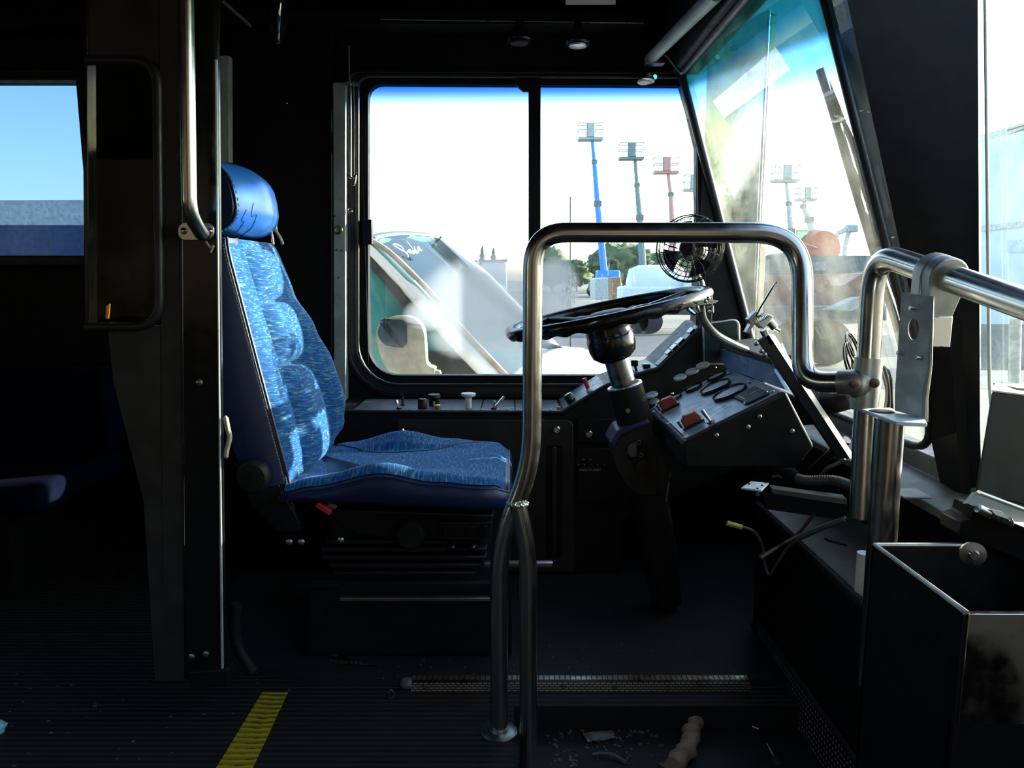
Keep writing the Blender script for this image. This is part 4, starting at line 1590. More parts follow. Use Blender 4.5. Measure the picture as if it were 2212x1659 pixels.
R0_ = .094
cg = MB()
for r, h in ((R0_, 0), (R0_ * .97, .016), (R0_ * .97, -.016)):
    cg.tube([fpt(2 * math.pi * k / 40, r, h) for k in range(40)], .0017, 6, closed=True)
for sgn in (1, -1):
    for r, h in ((R0_ * .85, .026), (R0_ * .70, .032), (R0_ * .55, .036), (R0_ * .40, .038)):
        cg.tube([fpt(2 * math.pi * k / 32, r, h * sgn) for k in range(32)], .0011, 5, closed=True)
    for k in range(18):
        a = 2 * math.pi * k / 18
        cg.tube([fpt(a, R0_, 0), fpt(a + .08, R0_ * .95, .020 * sgn), fpt(a + .2, R0_ * .7, .032 * sgn), fpt(a + .38, R0_ * .28, .039 * sgn)], .0011, 5)
cage = cg.build('wire_cage', M['black_gloss'], fan)
MB().lathe([(.020, .030), (.022, .038), (.018, .043), (.0, .044)], fc_, fa, 20).build('cage_badge', M['black_plastic'], fan)
for k in range(4):
    a0 = k * math.pi / 2 + .5
    MB().grid(lambda i, j: fpt(a0 + (j - .5) * (.55 + .5 * i), .015 + .064 * i, (j - .5) * .028), 6, 6).build('blade', M['black_plastic'], fan)
MB().lathe([(.016, -.018), (.018, .012), (.012, .018)], fc_, fa, 16).build('blade_hub', M['black_plastic'], fan)
MB().lathe([(.034, 0), (.036, .010), (.036, .050), (.028, .062), (.0, .064)], fc_ - fa * .030, -fa, 24).build('motor', M['cast'], fan)
MB().tube(smooth_path([fc_ - fa * .06, fc_ - fa * .06 + Vector((0, 0, -.05)), P(1516, 612, FY), P(1516, 640, FY)], 5), .008, 10).build('stem', M['cast'], fan)
MB().span(P(1506, 640, FY - .02), P(1530, 700, FY + .02)).build('stem_base', M['black_plastic'], fan, bevel=.003)

# ------------------------------------------------------------------ slanted bar with spring clip
sb = thing('slanted_bar', 'long dark slanted angle bar with a spring clip on its top end', 'bar', P(1815, 985, 1.40))
MB().prism(poly([(1639, 736), (1661, 722), (1838, 992), (1810, 990)], 1.40), (0, .012, 0)).build('flat', M['black_plastic'], sb, bevel=.001)
MB().prism([P(1660, 722, 1.398), P(1672, 722, 1.425), P(1850, 992, 1.425), P(1837, 992, 1.398)], (-.001, .003, .0)).build('flange', M['cream'], sb, bevel=.001)  # cream colour and tilt put the sun's brightness into this edge
MB().prism(poly([(1647, 716), (1655, 710), (1672, 742), (1664, 748)], 1.40), (0, .02, 0)).build('slotted_tab', M['chrome'], sb, bevel=.001)
MB().prism(poly([(1616, 690), (1634, 672), (1639, 678), (1630, 700), (1618, 722), (1612, 718), (1622, 700)], 1.39), (0, .02, 0)).build('clip_jaw', M['dull_metal'], sb, bevel=.001)
MB().prism(poly([(1636, 700), (1658, 676), (1672, 684), (1650, 712)], 1.385), (0, .03, 0)).build('clip_body', M['cream'], sb, bevel=.002)
MB().cyl(P(1661, 694, 1.40), P(1672, 708, 1.40), .0085, 14).build('barrel', M['dull_metal'], sb)
MB().cyl(P(1671, 707, 1.40), P(1684, 715, 1.40), .0035, 10).build('pin', M['chrome'], sb)
MB().tube([P(1640 + 7 * math.cos(k * .9) + k * .45, 688 + 6 * math.sin(k * .9) - k * .2, 1.38) for k in range(30)], .0013, 6).build('spring', M['chrome'], sb)
MB().tube([P(1634, 684, 1.39), P(1640, 668, 1.39), P(1674, 612, 1.39), P(1678, 610, 1.39)], .0018, 6).build('rod', M['chrome'], sb)
for x, y in ((1634, 742), (1645, 758), (1652, 766)):
    MB().ball(P(x, y, 1.40), .005, 10, 8).build('bolt', M['dull_metal'], sb)
MB().tube(smooth_path(poly([(1686, 742), (1694, 760), (1702, 780), (1712, 800)], 1.44), 4), .004, 6).build('wire_loop', M['cream'], sb)

# ------------------------------------------------------------------ loose bracket arm, hoses, wires in the footwell
ba = thing('bracket_arm', 'grey bracket arm with a small bolted square plate under the dash', 'bracket', P(1720, 1090, 1.45))
MB().prism([P(1668, 1056, 1.45), P(1830, 1078, 1.40), P(1830, 1092, 1.40), P(1668, 1066, 1.45)], (.004, .03, 0)).build('arm_top', M['sill'], ba, bevel=.001)
MB().prism([P(1650, 1066, 1.45), P(1830, 1090, 1.40), P(1830, 1125, 1.40), P(1655, 1100, 1.45)], (0, .012, 0)).build('arm_face', M['black_plastic'], ba)
pz = P(1640, 1052, 1.44).z
q = [PZ(x, y, pz) for x, y in ((1601, 1053), (1622, 1039), (1661, 1043), (1645, 1059))]
bp = MB().prism(q, (0, 0, -.004)).build('square_plate', M['grey_plate'], ba, bevel=.001)
for x, y in ((1618, 1046), (1654, 1043), (1646, 1049), (1636, 1056)):
    MB().lathe([(.003, 0), (.002, .002)], PZ(x, y, pz), (0, 0, 1), 8).build('rivet', M['chrome'], bp)
MB().cyl(P(1636, 1060, 1.43), P(1636, 1070, 1.43), .005, 10).build('bolt', M['chrome'], ba)

ch = smooth_path([P(1722, 1034, 1.50), P(1745, 1038, 1.48), P(1800, 1038, 1.45), P(1838, 1050, 1.42), P(1850, 1062, 1.40)], 22)
o = MB().tube(ch, [.0095 + .0014 * (i % 2) for i in range(len(ch))], 12).build('corrugated_hose', M['wire_grey'], None, angle=20)
tag(o, 'ribbed grey conduit lying behind the bracket arm', 'hose')
ch = smooth_path([P(1748, 1030, 1.62), P(1762, 1010, 1.58), P(1790, 985, 1.52), P(1830, 950, 1.48)], 18)
o = MB().tube(ch, [.009 + .0012 * (i % 2) for i in range(len(ch))], 12).build('corrugated_hose', M['black_plastic'], None, angle=20)
tag(o, 'dark ribbed conduit rising towards the slanted bar', 'hose')
o = MB().tube(smooth_path([P(1772, 1030, 1.55), P(1786, 1012, 1.52), P(1812, 1000, 1.50), P(1825, 990, 1.49)], 6), .0042, 8).build('loose_wire', M['wire_tan'])
tag(o, 'short tan wire bent beside the ribbed conduits', 'wire')
ck = thing('ribbed_coupling', 'ribbed dark pipe coupling with a metal band under the dash', 'coupling', P(1672, 1060, 1.70))
MB().tube(smooth_path([P(1640, 1050, 1.72), P(1655, 1025, 1.70), P(1680, 1015, 1.68), P(1705, 1030, 1.66), P(1718, 1050, 1.64)], 14), [.022 + .002 * (i % 2) for i in range(57)], 14).build('pipe', M['console'], ck, angle=20)
MB().tube([P(1668, 1030, 1.655), P(1680, 1027, 1.65), P(1691, 1033, 1.655)], .004, 8).build('band', M['dull_metal'], ck)
MB().ball(P(1670, 982, 1.70), .022, 16, 12).build('ball_joint', M['console'], ck)

yw = thing('capped_wire', 'grey wire with a bright yellow sleeve hanging in a vee', 'wire', P(1660, 1240, 1.5))
MB().tube(smooth_path([P(1600, 1137, 1.50), P(1630, 1150, 1.50), P(1647, 1180, 1.50), P(1652, 1215, 1.50), P(1661, 1241, 1.49), P(1675, 1225, 1.47), P(1705, 1180, 1.44), P(1760, 1150, 1.38), P(1824, 1124, 1.33)], 8), .0032, 8).build('wire', M['wire_grey'], yw)
MB().cyl(P(1571, 1130, 1.50), P(1602, 1139, 1.50), .0055, 10).build('yellow_sleeve', M['yellow_wire'], yw)
o = MB().tube(smooth_path([P(1642, 1202, 1.48), P(1680, 1182, 1.46), P(1722, 1155, 1.44), P(1760, 1108, 1.42)], 8), .0035, 8).build('loose_wire', M['wire_red'])
tag(o, 'dark red wire crossing above the front shelf', 'wire')
o = MB().tube(smooth_path([P(1645, 1205, 1.47), P(1700, 1170, 1.45), P(1760, 1142, 1.40), P(1826, 1118, 1.34)], 8), .003, 8).build('loose_wire', M['wire_tan'])
tag(o, 'thin tan wire running from the footwell to the short post', 'wire')
o = MB().tube([P(1782, 1163, 1.36), P(1790, 1168, 1.36), P(1830, 1178, 1.34)], .0022, 6).build('cotter_pin', M['black_plastic'])
tag(o, 'tiny dark split pin lying on the front shelf', 'pin')
# black wire coils and cables by the tee
wc_ = thing('wire_coil', 'loose black wire coils behind the cast tee', 'wire', P(1836, 800, 1.30))
for k in range(4):
    c = P(1832 + 5 * k, 772 - 8 * k + (6 if k % 2 else 0), 1.28 + .01 * k)
    MB().torus(c, Vector((.8, -.6, .2 + .1 * k)), .026 + .002 * k, .0018, 24, 6).build('coil', M['black_gloss'], wc_)
cbz = thing('cable_bundle', 'bundle of black cables behind the bent plate bracket', 'cables', P(1915, 870, 1.22))
for k in range(6):
    MB().tube(smooth_path([P(1895 + 3 * k, 770 + 5 * k, 1.24), P(1908 + 3 * k, 810, 1.24), P(1916 + 2 * k, 850 + 3 * k, 1.24), P(1908 + 4 * k, 905, 1.24)], 5), .0026, 6).build('cable', M['black_gloss'] if k % 3 else M['dull_metal'], cbz)
o = MB().tube([P(1785, 870, 1.50), P(1850, 850, 1.42)], .026, 18).build('round_duct', M['console'])
tag(o, 'dark round duct under the lower bend of the grab rail', 'duct')
o = MB().prism(poly([(1754, 835), (1764, 832), (1768, 850), (1764, 870), (1772, 880), (1756, 882), (1752, 862)], 1.46), (0, .02, 0)).build('metal_tab', M['sill'])
tag(o, 'small bent grey tab beside the slanted bar', 'tab')

# ------------------------------------------------------------------ fare box and open bin at the right edge
bn2 = thing('open_bin', 'open black metal bin with a shiny steel front panel at the lower right', 'bin', (.56, .86, .33))
zr = .5305
pA, pB = PZ(1880, 1176, zr), PZ(2086, 1325, zr)
x0, x1 = (pA.x + pB.x) / 2, .71
y0, y1 = pB.y, pA.y
tW = .006
MB().span((x0, y0, zr - .36), (x0 + tW, y1, zr)).build('side_wall', M['black_wall'], bn2, bevel=.001)
MB().span((x0, y1 - tW, zr - .36), (x1, y1, zr)).build('rear_wall', M['black_wall'], bn2, bevel=.001)
MB().span((x1 - tW, y0, zr - .36), (x1, y1, zr)).build('side_wall', M['dull_metal'], bn2, bevel=.001)
M['mirror_steel'] = paint('bright steel panel', (.50, .47, .42), .10, metal=1.0, var=.06, grime=(.3, .27, .22))
MB().span((x0 + .004, y0 - .002, zr - .128), (x1, y0 + tW, zr)).build('front_panel', M['mirror_steel'], bn2, bevel=.001)
MB().span((x0, y0 + .004, zr - .36), (x1, y0 + .010, zr - .128)).build('front_lower', M['black_wall'], bn2)
MB().span((x0, y0, zr - .36), (x1, y1, zr - .35)).build('bottom', M['black_wall'], bn2)
rm = MB().tube([Vector((x0 + .003, y0, zr)), Vector((x0 + .003, y1 - .003, zr)), Vector((x1, y1 - .003, zr))], .0036, 8).build('rim', M['cast'], bn2)
MB().lathe([(.016, 0), (.016, .004), (.007, .006), (.005, .010)], P(2100, 1195, y1 - .03), (-.3, -1, 0), 18).build('pivot_bolt', M['dull_metal'], bn2)

fb = thing('fare_box', 'upright grey-green steel fare box with a hinged flap at the right edge', 'fare box', P(2160, 1075, 1.0))
yb = .965
MB().prism(poly([(2142, 846), (2320, 868), (2320, 1120), (2106, 1066), (2109, 1050)], yb), (.078, .10, 0)).build('tower', paint('olive grey steel', (.018, .0195, .014), .45, spec=.35, grime=(.03, .03, .025)), fb, bevel=.003)
MB().prism([P(2142, 846, yb), P(2320, 868, yb), P(2320, 868, yb) + Vector((.05, .07, 0)), P(2142, 846, yb) + Vector((.05, .07, 0))], (0, 0, .002)).build('top_edge', M['cast'], fb)
MB().prism(poly([(2196, 838), (2330, 846), (2330, 858), (2198, 850)], yb + .03), (0, .05, 0)).build('cap', M['wire_tan'], fb, bevel=.001)
hz = MB().prism([P(2112, 1062, yb - .005), P(2320, 1140, yb - .005), P(2320, 1185, yb - .06), P(2090, 1088, yb - .04)], (0, .012, -.004)).build('hinge_flap', M['shelf'], fb, bevel=.001)
MB().tube([P(2113, 1064, yb - .008), P(2320, 1142, yb - .008)], .0038, 10).build('hinge_pin', M['dull_metal'], hz)
MB().tube([P(2112, 1097, yb - .045), P(2136, 1108, yb - .045)], .0062, 12).build('hinge_barrel', M['dull_metal'], hz)
sprg = []
for k in range(70):
    p = lerp(P(2137, 1109, yb - .045), P(2184, 1130, yb - .045), k / 69)
    sprg.append(p + Vector((0, .0055 * math.cos(k * .9), .0055 * math.sin(k * .9))))
MB().tube(sprg, .0016, 6).build('spring', M['console_brown'], hz)
MB().prism(poly([(2140, 1100), (2166, 1106), (2184, 1124), (2150, 1112)], yb - .052), (0, .003, 0)).build('latch_plate', M['cream'], hz)
MB().prism([P(2078, 1128, yb - .01), P(2100, 1122, yb - .01), P(2108, 1096, yb - .02), P(2320, 1185, yb - .06), P(2320, 1260, yb - .06), P(2074, 1158, yb - .01)], (0, .05, 0)).build('base_block', M['black_wall'], fb, bevel=.003)

# ------------------------------------------------------------------ overhead items
rl = thing('shade_tube', 'grey roller tube slanting up under the windshield header', 'roller', P(1400, 132, 2.28))
MB().tube([PX(1404, 128, .40), PX(1548, -16, .40)], .0165, 16).build('tube', M['grey_post'], rl)
MB().prism(poly([(1393, 131), (1418, 128), (1440, 131), (1436, 137), (1396, 138)], 2.22), (0, .03, 0)).build('end_bracket', M['dull_metal'], rl, bevel=.001)
MB().tube([PX(1438, 118, .43), PX(1472, 158, .47)], .004, 8).build('stay', M['dull_metal'], rl)
lm_ = thing('dash_camera_lamp', 'small round lamp with two teal lights above the window corner', 'lamp', P(1396, 178, 2.26))
MB().lathe([(.0, 0), (.034, .003), (.034, .008), (.024, .020), (.012, .026)], P(1396, 178, 2.26), (0.1, 0, 1), 24, 1, .7).build('dome', M['dull_metal'], lm_)
MB().lathe([(.020, 0), (.018, -.003), (.0, -.004)], P(1391, 177, 2.255), (0.1, 0.25, 1), 20, 1, .7).build('lens', M['white_plastic'], lm_)
for x, w in ((1402, .0035), (1415, .006)):
    MB().ball(P(x, 166, 2.25), (w, .004, .007), 12, 8).build('indicator', M['led'], lm_)
MB().cyl(P(1398, 168, 2.27), P(1398, 138, 2.27), .012, 12).build('stalk', M['black_wall'], lm_)
for x, y, lab in ((1248, 84, 'black bell-shaped ceiling lamp with a bright lower rim'), (1122, 78, 'dim black ceiling lamp left of the brighter one')):
    d_ = thing('dome_lamp', lab, 'lamp', P(x, y, 2.15))
    MB().lathe([(.034, 0), (.036, .004), (.030, .022), (.012, .040), (.010, .060)], P(x, y + 12, 2.15), (0, 0, 1), 24).build('shade', M['black_gloss'], d_)
    MB().lathe([(.026, -.002), (.024, -.006), (.0, -.008)], P(x, y + 12, 2.15), (0, 0, 1), 20).build('lens', M['dull_metal'] if x > 1200 else M['console'], d_)
    MB().cyl(P(x, y - 12, 2.15), P(x, 40, 2.15), .007, 10).build('stem', M['console'], d_)
pc = MB().prism([P(1222, -40, 2.0), P(1330, -40, 2.0), P(1330, 10, 2.06), P(1222, 11, 2.06)], (0, .002, .003)).build('placard', M['paper'])
tag(pc, 'small cream placard on the headliner at the top edge', 'placard')
cm = thing('convex_mirror', 'round convex mirror seen edge-on near the ceiling, rim catching light', 'mirror', P(612, 30, 1.9))
cmx = Vector((.93, .22, -.18)).normalized()
MB().lathe([(.078, 0), (.074, -.010), (.050, -.026), (.0, -.032)], P(612, 24, 1.9), cmx, 36).build('mirror_back', M['black_wall'], cm)
MB().lathe([(.075, 0), (.050, .008), (.0, .012)], P(612, 24, 1.9), cmx, 36).build('mirror_face', M['black_gloss'], cm)
MB().torus(P(612, 24, 1.9), cmx, .077, .0035, 48, 8).build('mirror_rim', M['chrome'], cm)
MB().tube([P(590, 40, 1.9), P(540, -40, 1.95)], .006, 8).build('arm', M['black_wall'], cm)
o = MB().tube([P(478, 0, 1.55), P(540, 55, 1.75)], .004, 8).build('conduit', M['console'])
tag(o, 'thin dark conduit on the ceiling above the grab pole', 'conduit')
sr = thing('shade_guide', 'thin chrome guide rod at the left edge of the driver window', 'rod', P(757, 390, 2.26))
MB().tube([P(756, 182, 2.262), P(757, 384, 2.262)], .004, 10).build('rod', M['chrome'], sr)
MB().tube([P(754, 98, 2.262), P(755, 178, 2.262)], .003, 8).build('upper_rod', M['dull_metal'], sr)
MB().tube(smooth_path(poly([(750, 378), (760, 384), (768, 380), (766, 396), (762, 400)], 2.255), 5), .0032, 8).build('hook', M['chrome'], sr)
MB().tube(smooth_path(poly([(764, 180), (766, 280), (765, 385)], 2.262), 8), .0012, 6).build('cord', M['dull_metal'], sr)
MB().lathe([(.008, 0), (.008, .004), (.004, .007)], P(757, 456, 2.285), (0, -1, 0), 14).build('screw', M['chrome'], sr)
MB().prism(poly([(746, 176), (770, 176), (770, 181), (746, 181)], 2.255), (0, .03, 0)).build('bracket', M['dull_metal'], sr)
o = MB().ball(P(619, 223, 2.24), .004, 10, 8).build('coat_hook', M['chrome'])
tag(o, 'tiny bright stud on the black wall above the seat', 'stud')

# ------------------------------------------------------------------ floor details
ns = thing('step_nosing', 'patterned aluminium step edging along the driver platform', 'step edge', PZ(1250, 1495, 0))
ya = 1.500
xa_, xb_ = PZ(888, 1490, .0).x, PZ(1622, 1478, .018).x
MB().prism([Vector((xa_, ya - .016, .0005)), Vector((xa_, ya - .010, .016)), Vector((xa_, ya + .004, .0205)), Vector((xa_, ya + .014, .0208)), Vector((xa_, ya + .014, .018)), Vector((xa_, ya + .006, .016))], (xb_ - xa_, 0, 0)).build('edging_strip', M['nosing'], ns)
for t in (.04, .45, .60):
    c = Vector((lerp(xa_, xb_, t), ya - .013, .010))
    MB().lathe([(.005, 0), (.003, .002)], c, (0, -1, .4), 10).build('screw', M['rust_screw'], ns)
p0, p1 = PZ(884, 1486, .004), PZ(706, 1428, .018)
d = (p1 - p0).normalized()
nn = Vector((-d.y, d.x, 0))
MB().prism([p0 + nn * .0, p1 + nn * .0, p1 - nn * .022 + Vector((0, 0, .004)), p0 - nn * .030 + Vector((0, 0, .006))], (0, 0, .003)).build('edging_strip', M['nosing'], ns)
MB().ball(PZ(880, 1476, .01), (.016, .016, .012), 12, 8).build('corner_cap', M['sill'], ns)
st_ = [PZ(x, y, .0) for x, y in ((566, 1497), (622, 1497), (545, 1662), (466, 1662))]
o = MB().prism(st_, (0, 0, .0016)).build('yellow_stripe', M['yellow'])
tag(o, 'worn yellow safety stripe with painted rib shading on the ribbed floor', 'floor stripe')
rg_ = thing('twisted_rag', 'twisted tan cloth scrap lying in the stepwell', 'cloth', PZ(1490, 1600, -.05))
rpts = smooth_path([PZ(x, y, -.038) for x, y in ((1535, 1494), (1524, 1520), (1508, 1545), (1497, 1575), (1492, 1600), (1476, 1630), (1452, 1655))], 8)
rad_ = [.010 + .006 * math.sin(i * .55) ** 2 + .004 * (i / len(rpts)) for i in range(len(rpts))]
m_ = MB().tube(rpts, rad_, 12)
m_.v = [tuple(Vector(p) + Vector((noise.noise(Vector(p) * 60), noise.noise(Vector(p) * 60 + Vector((9, 0, 0))), noise.noise(Vector(p) * 60 + Vector((0, 9, 0))))) * .006) for p in m_.v]
m_.build('twist', M['tan_cloth'], rg_, angle=60)
m_ = MB().tube([p + Vector((.010 * math.sin(i * .7), .004, .004 * math.cos(i * .7))) for i, p in enumerate(rpts)], [r * .6 for r in rad_], 10)
m_.v = [tuple(Vector(p) + Vector((noise.noise(Vector(p) * 70), noise.noise(Vector(p) * 70 + Vector((9, 0, 0))), 0)) * .006) for p in m_.v]
m_.build('fold', M['tan_cloth'], rg_, angle=60)
MB().ball(PZ(1565, 1505, -.045), (.03, .022, .010), 14, 8, .5, 3).build('blue_end', M['blue_cloth'], rg_)
for (xa1, ya1, xb1, yb1), lab in (((1592, 1555, 1640, 1575), 'hex-headed bolt lying beside the twisted rag'), ((1658, 1608, 1678, 1645), 'second loose bolt at the bottom edge near the perforated panel')):
    bo = thing('loose_bolt', lab, 'bolt', PZ(xa1, ya1, -.05))
    a, b = PZ(xa1, ya1, -.046), PZ(xb1, yb1, -.048)
    if 'second' in lab:
        a, b = b, a
    dd = (b - a).normalized()
    MB().lathe([(.008, 0), (.008, .009)], a, dd, 6).build('head', M['dull_metal'], bo)
    MB().cyl(a + dd * .009, b, .0032, 10).build('shank', M['dull_metal'], bo)
wp = MB().tube([PZ(845 + 6 * math.cos(k * .8), 1499 + 9 * math.sin(k * .8), .004) for k in range(9)], .0016, 6).build('wire_loop', M['dull_metal'])
tag(wp, 'tiny wire loop on the floor at the corner of the step edging', 'wire')
pa = MB().grid(lambda i, j: PZ(1258 + 62 * i + 10 * j, 1582 + 20 * j - 6 * i, -.050) + Vector((0, 0, .010 * noise.noise(Vector((i * 3, j * 3, 1))))), 8, 6)
pa = pa.build('paper_scrap', M['sill'])
tag(pa, 'crumpled grey paper scrap in the stepwell', 'scrap')
sv = MB().tube(smooth_path([PZ(1282, 1630, -.05), PZ(1300, 1627, -.048), PZ(1330, 1632, -.047), PZ(1352, 1648, -.05)], 6), .003, 6).build('cable_tie', M['sill'])
tag(sv, 'pale plastic strip curled in the stepwell', 'strip')
sv = MB().tube([PZ(1367, 1516, -.052), PZ(1386, 1512, -.052)], .0018, 6).build('small_screw', M['dull_metal'])
tag(sv, 'small screw lying in front of the step edging', 'screw')
deb = MB()
for k in range(160):
    x, y = random.uniform(1180, 1430), random.uniform(1530, 1655)
    c = PZ(x, y, -.054)
    s = random.uniform(.001, .0045)
    deb.box(c, (s * 2, s, s * .6), Matrix.Rotation(random.uniform(0, 3), 3, 'Z'))
for k in range(120):
    x, y = random.uniform(820, 1600), random.uniform(1380, 1466)
    c = PZ(x, y, .0185)
    s = random.uniform(.0008, .003)
    deb.box(c, (s * 1.6, s, s * .6), Matrix.Rotation(random.uniform(0, 3), 3, 'Z'))
for k in range(60):
    c = PZ(random.uniform(10, 640), random.uniform(1420, 1655), .001)
    s = random.uniform(.0008, .003)
    deb.box(c, (s * 2.4, s, s * .6), Matrix.Rotation(random.uniform(0, .4), 3, 'Z'))
o = deb.build('floor_debris', M['sill'], None, smooth=False)
tag(o, 'fine grit and scraps scattered over the floors', 'debris', kind='stuff')
sv = MB().tube(smooth_path([P(512, 1305, 1.46), P(505, 1345, 1.46), P(515, 1400, 1.46), P(545, 1450, 1.46)], 6), .012, 10).build('heater_hose', M['console'])
tag(sv, 'dim curved hose at the foot of the partition', 'hose')
sv = MB().ball(PZ(-4, 1572, .012), (.014, .012, .012), 12, 8, .6, 4).build('blue_fluff', paint('pale blue fluff', (.2, .5, .55), .9))
tag(sv, 'pale blue tuft on the floor at the left edge', 'tuft')

kp = struct('trim_13', 'beige reflection panel added unseen beside the entrance step', (.79, .1, .2))
MB().span((.785, -.55, -.05), (.80, .80, .42)).build('sheet', paint('beige reflection panel', (.78, .62, .44), .6, var=.1), kp)  # unseen panel added so the bin's steel front reflects tan
MB().prism([Vector((.782, y, z)) for y, z in rpoly([(.30, -.05, .01), (.30, .30, .06), (.44, .30, .06), (.44, -.05, .01)], 6)], (-.02, 0, 0)).build('reflected_arch', M['black_wall'], kp)  # dark arch added for that same reflection

# ------------------------------------------------------------------ outside the bus
GZ = -.78
t = NT('gravel yard')
co = t.coords()
n1 = t.noise(co, .35, 4)
n2_ = t.noise(co, 18, 5, .7)
c = t.mix(t.maprange(n1, .4, .6), (.20, .185, .15), (.26, .24, .195))
c = t.mix(t.maprange(n2_, .35, .65, 0, .5), c, (.10, .095, .085))
t.principled(c, .9, 0, .2)
M['gravel'] = t.m
M['shadow'] = paint('shadow', (.06, .065, .07), .85, var=.2, scale=3)  # dark colour paints the strips of shadow lying across the yard
smesh(MB().span((-150, -60, GZ - .3), (200, 200, GZ)), 'ground', M['gravel'], 'sunlit gravel yard outside')
for x0, y0, x1, y1 in ((-4, 8.5, 20, 11.5), (-6, 16.5, 30, 21)):
    pass
ap = MB().span((-8, 10.8, GZ - .05), (26, 13.2, GZ + .004)).build('shadow_strip', M['shadow'])
tag(ap, 'dark asphalt strip painted across the yard nearest the bus', 'paving')
ap = MB().span((-8, 15.2, GZ - .05), (40, 20.5, GZ + .004)).build('shadow_strip', M['shadow'])
tag(ap, 'wider dark asphalt strip painted farther out in the yard', 'paving')

M['van_white'] = paint('white van paint', (.74, .76, .78), .25, var=.03, coat=.5)
M['van_dark'] = paint('van dark trim', (.02, .024, .026), .4)
M['van_glass'] = m_glass('van glass', (.30, .42, .45), None, None, .01, refl=.5, dirtcol=(.4, .6, .62))
M['van_teal'] = paint('teal tinted side glass', (.03, .20, .19), .12, var=.1)
M['tan_trim'] = paint('tan weather strip', (.33, .26, .19), .6)
M['mirror_shell'] = paint('van mirror shell', (.25, .235, .19), .45)

YV = 3.2
van = thing('white_van', 'white van parked close outside the driver window, windshield marked in white', 'van', (-1.0, 4.0, GZ))
MB().tube(smooth_path(poly([(700, 480), (770, 510), (801, 536), (890, 626), (965, 708), (1064, 811), (1110, 862)], YV + .03), 6), [.028] * 6 + [.030] * 6 + [.034] * 6 + [.040] * 6 + [.046] * 6 + [.046] * 7, 16).build('pillar', M['van_white'], van)
MB().prism(poly([(700, 510), (798, 549), (900, 667), (886, 680), (800, 578), (700, 535)], YV + .005), (0, .05, 0)).build('window_trim', M['van_dark'], van)
MB().prism(poly([(700, 535), (800, 578), (890, 680), (900, 667), (1037, 809), (1085, 860), (700, 860)], YV + .03), (0, .02, 0)).build('side_window', M['van_teal'], van)
MB().prism(poly([(915, 760), (985, 760), (1037, 812), (1085, 860), (915, 860)], YV + .02), (0, .02, 0)).build('quarter_panel', M['van_dark'], van)
MB().prism(poly([(600, 850), (1400, 850), (1420, 1150), (600, 1150)], YV - .02), (0, 1.7, 0)).build('body_side', M['van_white'], van, bevel=.03)
MB().tube(smooth_path(poly([(803, 519), (850, 552), (930, 632), (1000, 712), (1094, 812)], YV - .005), 6), .012, 8).build('weather_strip', M['tan_trim'], van)
wsv = [P(804, 518, YV), P(950, 516, 4.7), P(1235, 790, 4.9), P(1100, 815, YV)]
wv_o = MB().prism([wsv[0], P(817, 513, 3.5), P(860, 508, 4.1), P(912, 510, 4.5)] + wsv[1:], Vector((-.02, 0, -.012))).build('windshield', M['van_glass'], van)
MB().tube(smooth_path([P(802, 521, YV), P(815, 514, 3.5), P(860, 508, 4.1), P(915, 510, 4.6), P(950, 517, 4.75)], 6), .022, 8).build('roof_edge', M['van_dark'], van)
MB().prism([P(802, 516, YV), P(860, 506, 4.1), P(945, 514, 4.75), P(800, 512, 4.75), P(600, 500, YV)], (0, 0, -.03)).build('roof', M['van_white'], van)
MB().tube([P(950, 517, 4.75), P(1050, 600, 4.8), P(1235, 790, 4.95)], .035, 10).build('far_pillar', M['van_white'], van)
# dark cabin behind the glass
MB().prism([P(800, 530, YV + .12), P(850, 520, 4.1), P(935, 524, 4.6), P(1200, 790, 4.75), P(1080, 825, YV + .12)], Vector((-.45, 0, -.10))).build('cabin', paint('van cabin', (.035, .075, .09), .6), van)
# scribble on the windshield: Dealer
mu = (wsv[1] - wsv[0])
wnn = (wsv[1] - wsv[0]).cross(wsv[3] - wsv[0]).normalized()
if wnn.x < 0:
    wnn = -wnn
zz = lambda pts: [PL(780 + x / 4.88, 480 + y / 4.88, wsv[0] + wnn * .006, wnn) for x, y in pts]
for pts in (((500, 370), (480, 330), (400, 280), (345, 245), (345, 230), (380, 235), (430, 265), (455, 310), (490, 345)),
            ((480, 205), (500, 225), (545, 285)), ((485, 320), (505, 290), (520, 300), (500, 315), (525, 325)), ((530, 330), (545, 300), (550, 335), (565, 300), (560, 260)),
            ((560, 330), (580, 300), (585, 330), (600, 300), (590, 265)), ((600, 320), (610, 290), (605, 255), (625, 300), (640, 295))):
    MB().tube(smooth_path(zz(pts), 5), .0034, 6).build('chalk_mark', M['white_plastic'], wv_o)
# hood and cowl
MB().grid(lambda i, j: lerp(lerp(P(1095, 818, YV), P(1180, 745, 4.7), j), lerp(P(1420, 822, YV + .2), P(1260, 752, 4.6), j), i) + Vector((0, 0, .05 * math.sin(math.pi * i) * math.sin(math.pi * j))), 12, 12).build('hood', M['van_white'], van, angle=80)
MB().tube(smooth_path([P(1172, 745, 4.3), P(1215, 757, 4.2), P(1240, 790, 3.9), P(1262, 800, 3.8)], 6), .018, 8).build('cowl', M['van_dark'], van)
MB().tube([P(1190, 775, 3.9), P(1255, 760, 4.2)], .012, 6).build('wiper', M['van_dark'], van)
